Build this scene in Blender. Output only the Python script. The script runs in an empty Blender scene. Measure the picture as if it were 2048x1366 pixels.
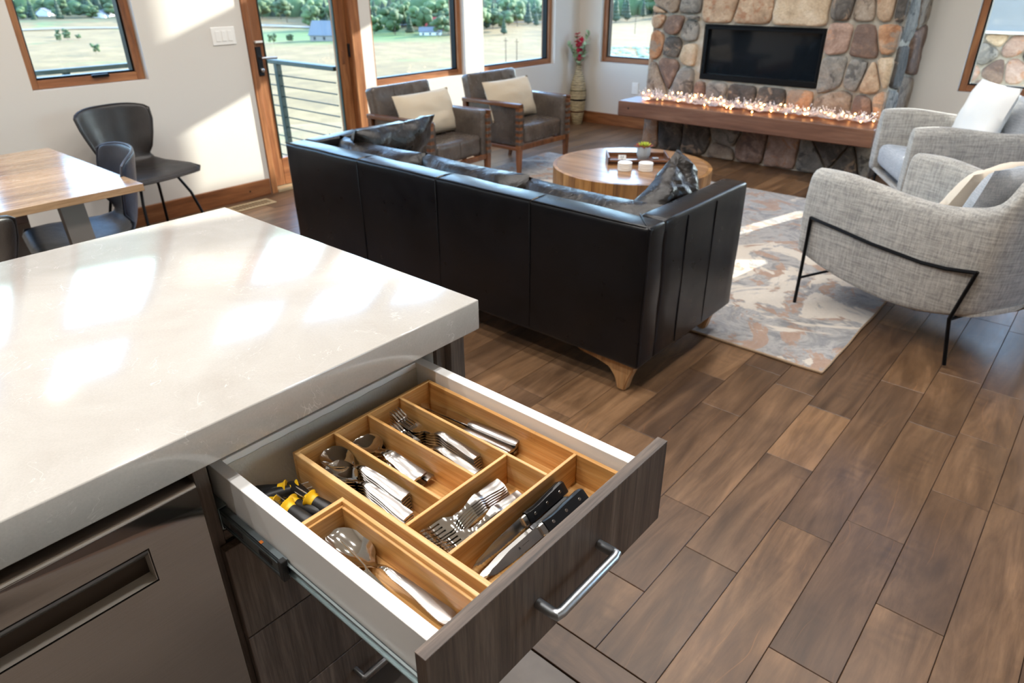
import bpy, bmesh, math, random
from mathutils import Vector, Matrix, noise
random.seed(7)
S = bpy.context.scene
COL = S.collection
PI = math.pi

# ------------------------------------------------------------------ camera
RX = ((0.7576, 0.6524, -0.0058), (0.3015, -0.3582, -0.8836), (-0.5786, 0.6680, -0.4682))
cam_d = bpy.data.cameras.new('camera')
cam = bpy.data.objects.new('camera', cam_d)
COL.objects.link(cam)
S.camera = cam
r, d, f = (Vector(v) for v in RX)
f.normalize(); r = (r - f * r.dot(f)).normalized(); d = f.cross(r)
m = Matrix.Identity(4)
for i in range(3):
    m[i][0] = r[i]; m[i][1] = -d[i]; m[i][2] = -f[i]
m[2][3] = 1.5
cam.matrix_world = m
cam_d.sensor_width = 36.0
cam_d.lens = 1375.4 / 2048 * 36
cam_d.clip_start = 0.02
cam_d.clip_end = 6000
cam_d.dof.use_dof = True
cam_d.dof.focus_distance = 1.12
cam_d.dof.aperture_fstop = 7.0

# ------------------------------------------------------------------ world, sun, exposure
SUN = Vector((-0.262, -1.0, -0.352)).normalized()      # direction the sunlight travels
W = bpy.data.worlds.new('world'); S.world = W; W.use_nodes = True
wn = W.node_tree.nodes; wl = W.node_tree.links
sky = wn.new('ShaderNodeTexSky')
sky.sky_type = 'NISHITA'; sky.sun_disc = False
sky.sun_elevation = math.asin(-SUN.z)
sky.sun_rotation = math.atan2(-SUN.x, -SUN.y)
sky.altitude = 1000; sky.air_density = 1.0; sky.dust_density = 0.4; sky.ozone_density = 2.0
wn['Background'].inputs['Strength'].default_value = 1.1
wl.new(sky.outputs['Color'], wn['Background'].inputs['Color'])
sd = bpy.data.lights.new('sun', 'SUN'); sd.energy = 9.0; sd.angle = math.radians(0.53); sd.color = (1.0, 0.93, 0.84)
so = bpy.data.objects.new('sun', sd); COL.objects.link(so)
so.rotation_euler = SUN.to_track_quat('-Z', 'Y').to_euler()
so.location = (5, 20, 10)
S.view_settings.view_transform = 'Standard'
S.view_settings.look = 'None'
S.view_settings.gamma = 1.0
S.view_settings.use_curve_mapping = False
S.view_settings.exposure = 0.92
S.cycles.use_denoising = True
S.cycles.max_bounces = 10
S.cycles.diffuse_bounces = 5
S.cycles.glossy_bounces = 4
S.cycles.transmission_bounces = 4
S.cycles.transparent_max_bounces = 12
S.cycles.sample_clamp_indirect = 6.0
S.cycles.caustics_reflective = False
S.cycles.caustics_refractive = False

# ------------------------------------------------------------------ materials
def srgb(h):
    if isinstance(h, str):
        h = tuple(int(h[i:i + 2], 16) / 255 for i in (0, 2, 4))
    return tuple((c / 12.92 if c <= 0.04045 else ((c + 0.055) / 1.055) ** 2.4) for c in h) + (1.0,)

class M:
    """small node graph helper"""
    def __init__(s, name, color=(0.5, 0.5, 0.5, 1), rough=0.5, metal=0.0, **kw):
        s.m = bpy.data.materials.new(name); s.m.use_nodes = True
        s.n = s.m.node_tree.nodes; s.l = s.m.node_tree.links
        s.b = s.n['Principled BSDF']
        s.set('Base Color', color); s.set('Roughness', rough); s.set('Metallic', metal)
        for k, v in kw.items(): s.set(k.replace('_', ' '), v)
        s.m.diffuse_color = color
    def set(s, k, v):
        if hasattr(v, 'is_output') or isinstance(v, bpy.types.NodeSocket): s.l.new(v, s.b.inputs[k])
        else: s.b.inputs[k].default_value = v
    def coord(s, scale=(1, 1, 1), rnd=0.0, kind='Object', rot=(0, 0, 0)):
        tc = s.n.new('ShaderNodeTexCoord')
        mp = s.n.new('ShaderNodeMapping'); mp.inputs['Scale'].default_value = scale; mp.inputs['Rotation'].default_value = rot
        s.l.new(tc.outputs[kind], mp.inputs['Vector'])
        if rnd:
            oi = s.n.new('ShaderNodeObjectInfo')
            mu = s.n.new('ShaderNodeVectorMath'); mu.operation = 'SCALE'; mu.inputs[0].default_value = (rnd, rnd * 1.7, rnd * 0.6)
            s.l.new(oi.outputs['Random'], mu.inputs['Scale'])
            s.l.new(mu.outputs[0], mp.inputs['Location'])
        return mp.outputs[0]
    def noise(s, vec, scale=5, detail=4, rough=0.5, dist=0.0):
        t = s.n.new('ShaderNodeTexNoise')
        t.inputs['Scale'].default_value = scale; t.inputs['Detail'].default_value = detail
        t.inputs['Roughness'].default_value = rough; t.inputs['Distortion'].default_value = dist
        s.l.new(vec, t.inputs['Vector']); return t.outputs['Fac']
    def wave(s, vec, scale=5, dist=2, detail=2, dscale=1, kind='BANDS', dirn='X', prof='SIN'):
        t = s.n.new('ShaderNodeTexWave'); t.wave_type = kind; t.wave_profile = prof
        if kind == 'BANDS': t.bands_direction = dirn
        t.inputs['Scale'].default_value = scale; t.inputs['Distortion'].default_value = dist
        t.inputs['Detail'].default_value = detail; t.inputs['Detail Scale'].default_value = dscale
        s.l.new(vec, t.inputs['Vector']); return t.outputs['Fac']
    def voro(s, vec, scale=5, feature='F1', out='Distance', rnd=1.0):
        t = s.n.new('ShaderNodeTexVoronoi'); t.feature = feature
        t.inputs['Scale'].default_value = scale; t.inputs['Randomness'].default_value = rnd
        s.l.new(vec, t.inputs['Vector']); return t.outputs[out]
    def ramp(s, fac, stops, interp='LINEAR'):
        t = s.n.new('ShaderNodeValToRGB'); t.color_ramp.interpolation = interp
        e = t.color_ramp.elements
        e[0].position, e[0].color = stops[0]; e[1].position, e[1].color = stops[-1]
        for p, c in stops[1:-1]:
            q = e.new(p); q.color = c
        s.l.new(fac, t.inputs['Fac']); return t.outputs['Color']
    def mix(s, fac, a, b, mode='MIX'):
        t = s.n.new('ShaderNodeMix'); t.data_type = 'RGBA'; t.blend_type = mode
        for k, v in ((0, fac), (6, a), (7, b)):
            if isinstance(v, bpy.types.NodeSocket): s.l.new(v, t.inputs[k])
            else: t.inputs[k].default_value = v
        return t.outputs[2]
    def math(s, op, a, b=0.0, clamp=False):
        t = s.n.new('ShaderNodeMath'); t.operation = op; t.use_clamp = clamp
        for k, v in ((0, a), (1, b)):
            if isinstance(v, bpy.types.NodeSocket): s.l.new(v, t.inputs[k])
            else: t.inputs[k].default_value = v
        return t.outputs[0]
    def rand(s):
        return s.n.new('ShaderNodeObjectInfo').outputs['Random']
    def bump(s, h, strength=0.3, dist=0.01):
        t = s.n.new('ShaderNodeBump'); t.inputs['Strength'].default_value = strength; t.inputs['Distance'].default_value = dist
        s.l.new(h, t.inputs['Height']); s.l.new(t.outputs[0], s.b.inputs['Normal'])

G = lambda v: (v, v, v, 1)

def plain(name, hexc, rough=0.5, metal=0.0, bump=None, **kw):
    k = M(name, srgb(hexc), rough, metal, **kw)
    if bump:
        v = k.coord(); k.bump(k.noise(v, bump[0], 3), bump[1], bump[2])
    return k.m

def wood(name, dark, mid, light, axis='X', scale=1.0, rough=0.4, rnd=8.0, coat=0.0, bump=0.15, contrast=1.0, vary=0.25):
    st = 0.08
    sc = {'X': (st, 1, 1), 'Y': (1, st, 1), 'Z': (1, 1, st)}[axis]
    k = M(name, srgb(mid), rough)
    v = k.coord(sc, rnd)
    n1 = k.noise(v, 22 * scale, 6, 0.6, 0.6)
    n2 = k.noise(v, 120 * scale, 4, 0.6)
    c = k.ramp(n1, [(0.30, srgb(dark)), (0.5, srgb(mid)), (0.72, srgb(light))])
    c2 = k.ramp(n2, [(0.35, G(0.72)), (0.6, G(1.0))])
    c = k.mix(0.8 * contrast, c, c2, 'MULTIPLY')
    if vary:
        rv = k.ramp(k.rand(), [(0.0, G(1 - vary)), (1.0, G(1 + vary * 0.6))])
        c = k.mix(1.0, c, rv, 'MULTIPLY')
    k.set('Base Color', c)
    k.set('Roughness', k.math('ADD', k.math('MULTIPLY', n2, 0.15), rough - 0.07))
    if coat: k.set('Coat Weight', coat); k.set('Coat Roughness', 0.15)
    if bump: k.bump(n2, bump, 0.002)
    return k.m

MT = {}
# walls
k = M('wall_paint', srgb('D3CEC6'), 0.75); v = k.coord(); k.bump(k.noise(v, 90, 4), 0.06, 0.004); MT['wall'] = k.m
k = M('ceiling_paint', srgb('E6E2DA'), 0.8); v = k.coord(); k.bump(k.noise(v, 60, 4), 0.08, 0.004); MT['ceil'] = k.m

# floor planks : wire brushed brown maple, scraped ripples across, thin golden contour figure
def plank_mat(name, axis):
    k = M(name, srgb('6B5039'), 0.36)
    sc = (1, 0.13, 1) if axis == 'Y' else (0.13, 1, 1)
    v = k.coord(sc, 23.0)
    n1 = k.noise(v, 9, 6, 0.62, 1.6)
    big = k.noise(k.coord((1, 0.45, 1) if axis == 'Y' else (.45, 1, 1), 31.0), 5.0, 3, 0.5, 0.8)
    fine = k.noise(v, 95, 5, 0.7)
    c = k.ramp(n1, [(0.25, srgb('4A3525')), (0.45, srgb('654B35')), (0.6, srgb('785B42')), (0.8, srgb('8C6D50'))])
    c = k.mix(0.75, c, k.ramp(big, [(0.3, G(0.62)), (0.5, G(0.95)), (0.75, G(1.25))]), 'MULTIPLY')
    c = k.mix(0.55, c, k.ramp(fine, [(0.3, G(0.68)), (0.62, G(1.08))]), 'MULTIPLY')
    # contour figure
    w = k.wave(k.coord((1, 0.35, 1) if axis == 'Y' else (.35, 1, 1), 17.0), 2.2, 9, 3, 1.3, 'BANDS', 'X')
    ln = k.ramp(w, [(0.465, G(0)), (0.5, G(1)), (0.535, G(0))])
    patch = k.ramp(k.noise(k.coord((1, 1, 1), 7.0), 3.5, 2), [(0.5, G(0)), (0.62, G(1))])
    c = k.mix(k.math('MULTIPLY', k.math('MULTIPLY', ln, patch), 0.42), c, srgb('9A6A42'))
    # scraped chatter marks (darker bands across the board, patchy)
    cm = k.wave(k.coord((0.6, 1, 1) if axis == 'Y' else (1, .6, 1), 11.0), 7.0, 6.0, 3, 2.5, 'BANDS', 'Y' if axis == 'Y' else 'X')
    cp = k.ramp(k.noise(k.coord((1, 0.6, 1), 5.0), 6, 2), [(0.55, G(0)), (0.7, G(1))])
    c = k.mix(k.math('MULTIPLY', k.math('MULTIPLY', cm, cp), 0.28), c, srgb('35251C'))
    rv = k.ramp(k.rand(), [(0.0, (0.70, 0.69, 0.71, 1)), (0.5, (0.95, 0.95, 0.95, 1)), (1.0, (1.32, 1.30, 1.22, 1))])
    c = k.mix(1.0, c, rv, 'MULTIPLY')
    k.set('Base Color', c)
    k.set('Roughness', k.math('ADD', k.math('MULTIPLY', fine, 0.22), 0.24))
    h = k.math('ADD', k.math('MULTIPLY', k.math('MULTIPLY', cm, cp), 0.5), k.math('MULTIPLY', fine, 0.5))
    k.bump(h, 0.12, 0.003)
    return k.m
MT['plank'] = plank_mat('floor_plank_wood', 'Y')
MT['plankX'] = plank_mat('border_plank_wood', 'X')
MT['seam'] = plain('plank_seam', '1C130E', 0.8)
k = M('floor_tile', srgb('8A7D70'), 0.4); v = k.coord()
k.set('Base Color', k.ramp(k.noise(v, 6, 5, 0.6), [(0.3, srgb('665C54')), (0.7, srgb('7E746B'))])); MT['tile'] = k.m

# quartz slab
k = M('quartz_slab', srgb('BDB7AE'), 0.13, Coat_Weight=0.35, Coat_Roughness=0.06)
v = k.coord()
base = k.ramp(k.noise(v, 5, 6, 0.65, 0.6), [(0.3, srgb('B5AFA7')), (0.5, srgb('BCB7B0')), (0.7, srgb('C2BEB7'))])
sp = k.ramp(k.noise(v, 260, 3, 0.7), [(0.3, G(0.93)), (0.6, G(1.0))])
base = k.mix(1.0, base, sp, 'MULTIPLY')
vn = k.noise(v, 9, 3, 0.6, 1.8)
line = k.ramp(vn, [(0.494, G(0)), (0.500, G(1)), (0.506, G(0))])
gate = k.ramp(k.noise(v, 12, 2), [(0.52, G(0)), (0.62, G(1))])
vn2 = k.noise(v, 26, 3, 0.6, 2.2)
line2 = k.ramp(vn2, [(0.492, G(0)), (0.5, G(1)), (0.508, G(0))])
gate2 = k.ramp(k.noise(v, 17, 2), [(0.56, G(0)), (0.66, G(1))])
ff = k.math('ADD', k.math('MULTIPLY', line, gate), k.math('MULTIPLY', k.math('MULTIPLY', line2, gate2), 0.7), True)
k.set('Base Color', k.mix(k.math('MULTIPLY', ff, 0.7), base, srgb('E9E6E0')))
MT['quartz'] = k.m

def laminate(name, axis='Z', tint='64574D'):
    k = M(name, srgb(tint), 0.5)
    st = 0.045
    sc = {'X': (st, 1, 1), 'Y': (1, st, 1), 'Z': (1, 1, st)}[axis]
    v = k.coord(sc, 3.0)
    n1 = k.noise(v, 28, 6, 0.7, 0.5); n2 = k.noise(v, 190, 5, 0.7)
    c = k.ramp(n1, [(0.28, srgb('3A2F28')), (0.5, srgb('5A4B40')), (0.75, srgb('7A6A5D'))])
    c = k.mix(0.85, c, k.ramp(n2, [(0.34, G(0.5)), (0.62, G(1.25))]), 'MULTIPLY')
    k.set('Base Color', c); k.bump(n2, 0.25, 0.0015)
    return k.m
MT['lamZ'] = laminate('taupe_laminate', 'Z'); MT['lamY'] = laminate('taupe_laminate_edge', 'Y')
MT['mel'] = plain('white_melamine', 'F1EFEB', 0.35)
k = M('ribbed_liner', srgb('C6C0B4'), 0.32); v = k.coord()
k.bump(k.voro(v, 190, 'F1'), 0.5, 0.002); MT['liner'] = k.m
k = M('brushed_steel', srgb('B9B3AD'), 0.28, 1.0, Anisotropic=0.6)
v = k.coord((60, 1, 60)); n = k.noise(v, 12, 3)
k.set('Roughness', k.math('ADD', k.math('MULTIPLY', n, 0.05), 0.2)); k.set('Base Color', k.ramp(n, [(0.3, srgb('B5AFAA')), (0.7, srgb('BDB7B2'))]))
MT['steel'] = k.m
MT['steel2'] = plain('satin_nickel', 'A9ADB1', 0.33, 1.0)
MT['zinc'] = plain('zinc_slide', '9AA5A6', 0.35, 1.0)
MT['zincd'] = plain('dark_steel_slide', '7A8488', 0.38, 1.0)
k = M('polished_cutlery_steel', srgb('DAD8D5'), 0.07, 1.0); MT['cut'] = k.m
k = M('satin_handle_steel', srgb('A9A5A2'), 0.24, 1.0); MT['cuts'] = k.m
k = M('knife_blade_steel', srgb('C9C8C5'), 0.22, 1.0); MT['blade'] = k.m

def bamboo(name, axis, tint=1.0):
    st = 0.035
    sc = {'X': (st, 1, 1), 'Y': (1, st, 1), 'Z': (1, 1, st)}[axis]
    k = M(name, srgb('D9A35E'), 0.36, Coat_Weight=0.25, Coat_Roughness=0.2)
    v = k.coord(sc, 4.0)
    n1 = k.noise(v, 60, 5, 0.65, 0.3); n2 = k.noise(v, 420, 4, 0.6)
    c = k.ramp(n1, [(0.28, srgb('BD8443')), (0.5, srgb('DAA765')), (0.75, srgb('EEC993'))])
    c = k.mix(0.6, c, k.ramp(n2, [(0.3, G(0.74)), (0.6, G(1.06))]), 'MULTIPLY')
    # nodes of the cane : short brown flecks across the strips
    nd = k.voro(k.coord((7, 7, 7), 2.0), 1.0, 'F1')
    fl = k.ramp(k.noise(k.coord((1, 1, 1), 2.0), 330, 3, 0.7), [(0.52, G(0)), (0.6, G(1))])
    ndm = k.ramp(nd, [(0.05, G(1)), (0.13, G(0))])
    c = k.mix(k.math('MULTIPLY', k.math('MULTIPLY', fl, ndm), 0.6), c, srgb('9A5C22'))
    rv = k.ramp(k.rand(), [(0.0, G(0.88)), (1.0, G(1.08))])
    k.set('Base Color', k.mix(1.0, c, rv, 'MULTIPLY'))
    return k.m
for a in 'XYZ': MT['bam' + a] = bamboo('bamboo_' + a.lower(), a)
MT['blk'] = plain('black_rubber', '1B1B1C', 0.42, bump=(300, 0.1, 0.001))
MT['yel'] = plain('yellow_plastic', 'F2C21E', 0.38)
MT['khandle'] = plain('black_knife_handle', '15171A', 0.28)

def leather(name, c1, c2, rough, bsc=180, bst=0.12, wsc=9, sheen=0.0, wst=0.35):
    k = M(name, srgb(c1), rough)
    v = k.coord()
    n = k.noise(v, 6, 5, 0.6, 0.5)
    k.set('Base Color', k.ramp(n, [(0.35, srgb(c1)), (0.7, srgb(c2))]))
    k.set('Roughness', k.math('ADD', k.math('MULTIPLY', k.noise(v, 14, 4), 0.22), rough - 0.1))
    h = k.math('ADD', k.math('MULTIPLY', k.noise(v, wsc, 4, 0.6, 1.0), wst), k.math('MULTIPLY', k.noise(v, bsc, 3), bst))
    k.bump(h, 0.5, 0.012)
    return k.m
MT['sofa'] = leather('black_sofa_leather', '06070A', '0D0E13', 0.30, 240, 0.05, 3, 0, 0.10); MT['sofa'].node_tree.nodes['Principled BSDF'].inputs['Specular IOR Level'].default_value = 0.42
MT['sofac'] = leather('crinkled_sofa_leather', '0D0B0A', '1E1814', 0.30, 160, 0.1, 16, 0, 1.2)
MT['sofae'] = leather('worn_leather_edge', '4A3526', '8A6844', 0.4)
MT['brl'] = leather('brown_grey_leather', '453D37', '61574F', 0.26, 200, 0.08, 6, 0, 0.2)
MT['dch'] = leather('dark_dining_leather', '1E1A18', '2E2825', 0.36)
MT['dchb'] = leather('dining_leather_blue_sheen', '2B303B', '3B414F', 0.34)  # dark dining leather with the blue sheen of the light painted into its colour
MT['thread'] = plain('pale_seam_thread', 'B9A68C', 0.6)
MT['walnut'] = wood('walnut_wood', '4B2C18', '6C4329', '8A5B3B', 'X', 1.0, 0.35, coat=0.2)
MT['walnutZ'] = wood('walnut_wood_upright', '4B2C18', '75482B', '94623E', 'Z', 1.0, 0.35, coat=0.2)
MT['oak'] = wood('oak_leg_wood', '8A6238', 'B5885A', 'CFA777', 'Z', 1.2, 0.45)
MT['alderZ'] = wood('alder_frame_upright', '6B3F22', '96603A', 'B57F52', 'Z', 0.8, 0.4, vary=0.12)
MT['alderY'] = wood('alder_frame_rail', '6B3F22', '8F5A36', 'AA744A', 'Y', 0.8, 0.4, vary=0.12)
MT['alderX'] = wood('alder_frame_rail_x', '6B3F22', '8F5A36', 'AA744A', 'X', 0.8, 0.4, vary=0.12)
MT['mantel'] = wood('mantel_wood', '5A3A2A', '744E3A', '8B6650', 'X', 0.5, 0.45, vary=0)
MT['tableY'] = wood('dining_table_wood', '9E7A58', 'C09A73', 'D6B692', 'Y', 0.7, 0.27, coat=0.5)
MT['stave'] = wood('coffee_table_stave', '6E4727', 'A0713F', 'C0925A', 'Z', 0.7, 0.4, vary=0.32)
MT['ctop'] = wood('coffee_table_board', '77502F', '9C7147', 'BC9064', 'X', 0.6, 0.3, coat=0.4, vary=0.2)
MT['tray'] = wood('tray_wood', '4A2D1B', '6E452B', '8A5D3C', 'X', 1, 0.4, vary=0)
MT['bmetal'] = plain('black_metal', '101114', 0.4, 0.7)
MT['gmetal'] = plain('dark_grey_metal', '25282C', 0.45, 0.6)
MT['rail'] = plain('dark_green_rail_paint', '2C3A35', 0.45, 0.3)
MT['taup'] = plain('taupe_painted_metal', '857A70', 0.45, 0.1)
MT['white'] = plain('white_plastic', 'EDEBE6', 0.35)
MT['register'] = plain('tan_register_metal', 'B9A482', 0.4, 0.3)
MT['orangecrumb'] = plain('dried_orange_crumb', 'C06A1E', 0.8)
MT['taupm'] = plain('lightened_pocket_steel', 'CFC7BD', 0.5, 0.25)  # pocket steel, colour lightened to stand in for light inside the recess
MT['dwctl'] = plain('dark_bronze_control_strip', '4A4038', 0.35, 0.7)
MT['ceramic'] = plain('white_ceramic', 'E9E4DA', 0.45)
MT['pot'] = plain('ribbed_grey_pot', '9FA2A2', 0.7, bump=(40, 0.2, 0.004))

def fabric(name, c1, c2, c3, sx, sz, bump=0.4, rough=0.9):
    k = M(name, srgb(c2), rough, Sheen_Weight=0.25)
    v1 = k.coord((0.22, 0.22, 3.2)); v2 = k.coord((3.2, 3.2, 0.3))
    a = k.noise(v1, sx, 4, 0.7); b = k.noise(v2, sz, 4, 0.7)
    n = k.math('ADD', k.math('MULTIPLY', a, 0.5), k.math('MULTIPLY', b, 0.5))
    c = k.ramp(n, [(0.38, srgb(c1)), (0.5, srgb(c2)), (0.6, srgb(c3))])
    w = k.noise(k.coord(), 380, 2)
    k.set('Base Color', k.mix(0.5, c, k.ramp(w, [(0.3, G(0.75)), (0.65, G(1.05))]), 'MULTIPLY'))
    k.bump(k.math('ADD', n, w), bump, 0.003)
    return k.m
MT['tweed'] = fabric('grey_slub_tweed', '85837F', 'A8A49D', 'BFBBB3', 40, 40)
MT['seatf'] = fabric('blue_grey_seat_fabric', '8A9198', 'A7ABB0', 'BCBDC0', 90, 90, 0.2)
k = M('herringbone_fabric', srgb('D5C6AE'), 0.9); v = k.coord()
# zigzag weave
sep = k.n.new('ShaderNodeSeparateXYZ'); k.l.new(v, sep.inputs[0])
zz = k.math('PINGPONG', sep.outputs['X'], 0.022)
st = k.math('SINE', k.math('MULTIPLY', k.math('ADD', sep.outputs['Y'], zz), 620.0))
c = k.ramp(st, [(0.25, srgb('B3A187')), (0.75, srgb('E0D3BE'))])
k.set('Base Color', c); k.bump(st, 0.5, 0.002); MT['herr'] = k.m
MT['cream'] = plain('cream_cotton', 'D9CBB8', 0.85, bump=(300, 0.15, 0.002))
MT['whitec'] = plain('white_cotton', 'E9E5DF', 0.85, bump=(300, 0.15, 0.002))

# rug : abstract eroded pattern
k = M('abstract_rug_pile', srgb('A79E95'), 0.95, Sheen_Weight=0.2)
v = k.coord()
big = k.noise(v, 1.7, 5, 0.62, 1.6)
med = k.noise(v, 4.5, 6, 0.7, 1.2)
fine = k.noise(k.coord((1, 5, 1)), 60, 4, 0.7)
c = k.ramp(med, [(0.32, srgb('6F7074')), (0.42, srgb('908E8C')), (0.5, srgb('B0ABA6')), (0.58, srgb('8F8D8C')), (0.66, srgb('B9B0A5'))])
cop = k.ramp(k.noise(v, 3.1, 6, 0.66, 2.0), [(0.53, G(0)), (0.57, G(1))])
c = k.mix(k.math('MULTIPLY', cop, 0.75), c, srgb('AA8468'))
crm = k.ramp(big, [(0.56, G(0)), (0.585, G(1))])
c = k.mix(crm, c, srgb('D3C8B9'))
c = k.mix(0.6, c, k.ramp(fine, [(0.3, G(0.74)), (0.62, G(1.05))]), 'MULTIPLY')
k.set('Base Color', c)
k.bump(k.math('ADD', fine, k.math('MULTIPLY', crm, 0.8)), 0.6, 0.006)
MT['rug'] = k.m
MT['rugedge'] = plain('rug_binding', 'A68D72', 0.9)

# stones
def stone(name, a, b, c3, spot=None, sp=0.5):
    k = M(name, srgb(b), 0.85)
    v = k.coord((1, 1, 1), 9.0)
    n = k.noise(v, 5.5, 7, 0.65, 0.8)
    c = k.ramp(n, [(0.33, srgb(a)), (0.5, srgb(b)), (0.66, srgb(c3))])
    if spot:
        m2 = k.ramp(k.noise(v, 9, 4, 0.6, 1), [(sp, G(0)), (sp + 0.07, G(1))])
        c = k.mix(k.math('MULTIPLY', m2, 0.8), c, srgb(spot))
    fn = k.noise(v, 60, 5, 0.7)
    c = k.mix(0.7, c, k.ramp(fn, [(0.3, G(0.7)), (0.65, G(1.1))]), 'MULTIPLY')
    k.set('Base Color', c)
    k.bump(k.math('ADD', k.noise(v, 14, 5, 0.6), k.math('MULTIPLY', fn, 0.3)), 0.8, 0.02)
    return k.m
ST = {
 'brown': stone('brown_fieldstone', '5C4A41', '83695A', 'A0877A', '6B5850'),
 'tan': stone('tan_fieldstone', '8E7660', 'AE9379', 'C6AE94', 'A07255', 0.56),
 'grey': stone('grey_fieldstone', '62605C', '858079', 'A39B90', '4A4846', 0.55),
 'dark': stone('dark_lichen_stone', '35322F', '544E49', '7C746B', 'A08873', 0.58),
 'pink': stone('pinkish_fieldstone', '8B7062', 'AB8E7E', 'BFA595', 'B27E5C', 0.58),
 'orange': stone('orange_fieldstone', '8F6244', 'B28563', 'BFA085', '8A7D70', 0.52),
 'beige': stone('beige_fieldstone', 'A38E74', 'BFA88C', 'CDBAA2', 'AE967C', 0.6),
 'taupe': stone('taupe_fieldstone', '6F5F56', '91806F', 'A99A8A', '5E5148', 0.56),
}
k = M('mortar', srgb('B3AB9E'), 0.95); v = k.coord()
k.set('Base Color', k.ramp(k.noise(v, 20, 5), [(0.3, srgb('A39A8A')), (0.7, srgb('C0B9AD'))])); k.bump(k.noise(v, 50, 5, 0.7), 0.8, 0.01); MT['mortar'] = k.m

def emis(name, hexc, s):
    k = M(name, srgb(hexc), 0.5); k.set('Emission Color', srgb(hexc)); k.set('Emission Strength', s); return k.m
MT['bulb'] = emis('warm_fairy_bulb', 'FFB066', 14.0)
MT['lamp'] = emis('downlight_lens', 'FFF0DC', 55.0)
MT['tinsel'] = plain('silver_white_twig', 'DCD8DA', 0.3, 0.2)

def glass(name, tint=(1, 1, 1, 1), ior=1.45, extra=0.0):
    mm = bpy.data.materials.new(name); mm.use_nodes = True
    n = mm.node_tree.nodes; l = mm.node_tree.links; n.clear()
    o = n.new('ShaderNodeOutputMaterial'); mx = n.new('ShaderNodeMixShader')
    t = n.new('ShaderNodeBsdfTransparent'); t.inputs[0].default_value = tint
    g = n.new('ShaderNodeBsdfGlossy'); g.inputs['Roughness'].default_value = 0.02
    fr = n.new('ShaderNodeFresnel'); ge = n.new('ShaderNodeNewGeometry'); ma = n.new('ShaderNodeMath'); ma.operation = 'MULTIPLY_ADD'
    ma.inputs[1].default_value = 1 / ior - ior; ma.inputs[2].default_value = ior
    l.new(ge.outputs['Backfacing'], ma.inputs[0]); l.new(ma.outputs[0], fr.inputs[0])
    l.new(fr.outputs[0], mx.inputs[0]); l.new(t.outputs[0], mx.inputs[1]); l.new(g.outputs[0], mx.inputs[2]); l.new(mx.outputs[0], o.inputs[0])
    return mm
MT['glass'] = glass('window_glass', (0.95, 0.98, 0.97, 1))
k = M('black_firebox_glass', srgb('12171C'), 0.06); MT['fglass'] = k.m

# outdoors
k = M('dry_meadow', srgb('C9B587'), 0.95); v = k.coord(kind='Object')
n1 = k.noise(k.coord((1, 0.5, 1)), 0.012, 5, 0.6, 0.6); n2 = k.noise(v, 0.08, 5, 0.7)
c = k.ramp(n2, [(0.3, srgb('6A5530')), (0.5, srgb('7E653A')), (0.7, srgb('8F764A'))])
c = k.mix(k.ramp(n1, [(0.62, G(0)), (0.68, G(1))]), c, k.ramp(n2, [(0.3, srgb('50682F')), (0.7, srgb('6F8540'))]))
def rad(cx_, cy_):
    vm = k.n.new('ShaderNodeVectorMath'); vm.operation = 'DISTANCE'; k.l.new(v, vm.inputs[0]); vm.inputs[1].default_value = (cx_, cy_, -28); return vm.outputs['Value']
lawn = k.ramp(k.math('DIVIDE', k.math('ADD', rad(-400, 285), k.math('MULTIPLY', n1, 120.0)), 400.0), [(0.28, G(1)), (0.38, G(0))])
c = k.mix(lawn, c, k.ramp(n2, [(0.3, srgb('48602A')), (0.7, srgb('617838'))]))
far = k.ramp(k.math('DIVIDE', k.math('ADD', rad(0, 0), k.math('MULTIPLY', n1, 260.0)), 2000.0), [(0.42, G(0)), (0.47, G(1))])
c = k.mix(far, c, k.ramp(n2, [(0.3, srgb('2C3D28')), (0.7, srgb('44543A'))]))
k.set('Base Color', c); MT['meadow'] = k.m
def leafm(name, a, b):
    k = M(name, srgb(a), 0.8); v = k.coord((1, 1, 1), 6)
    c = k.ramp(k.noise(v, 1.2, 4, 0.7), [(0.3, srgb(a)), (0.7, srgb(b))])
    k.set('Base Color', k.mix(1.0, c, k.ramp(k.rand(), [(0, G(0.75)), (1, G(1.25))]), 'MULTIPLY')); return k.m
MT['conif'] = leafm('conifer_foliage', '1D2C1E', '33472C')
MT['decid'] = leafm('cottonwood_foliage', '2E4223', '55683A')
MT['bark'] = plain('bark', '5C4A3A', 0.9)
MT['sage'] = leafm('sagebrush_foliage', '7B8768', 'A3AB8C')

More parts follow.
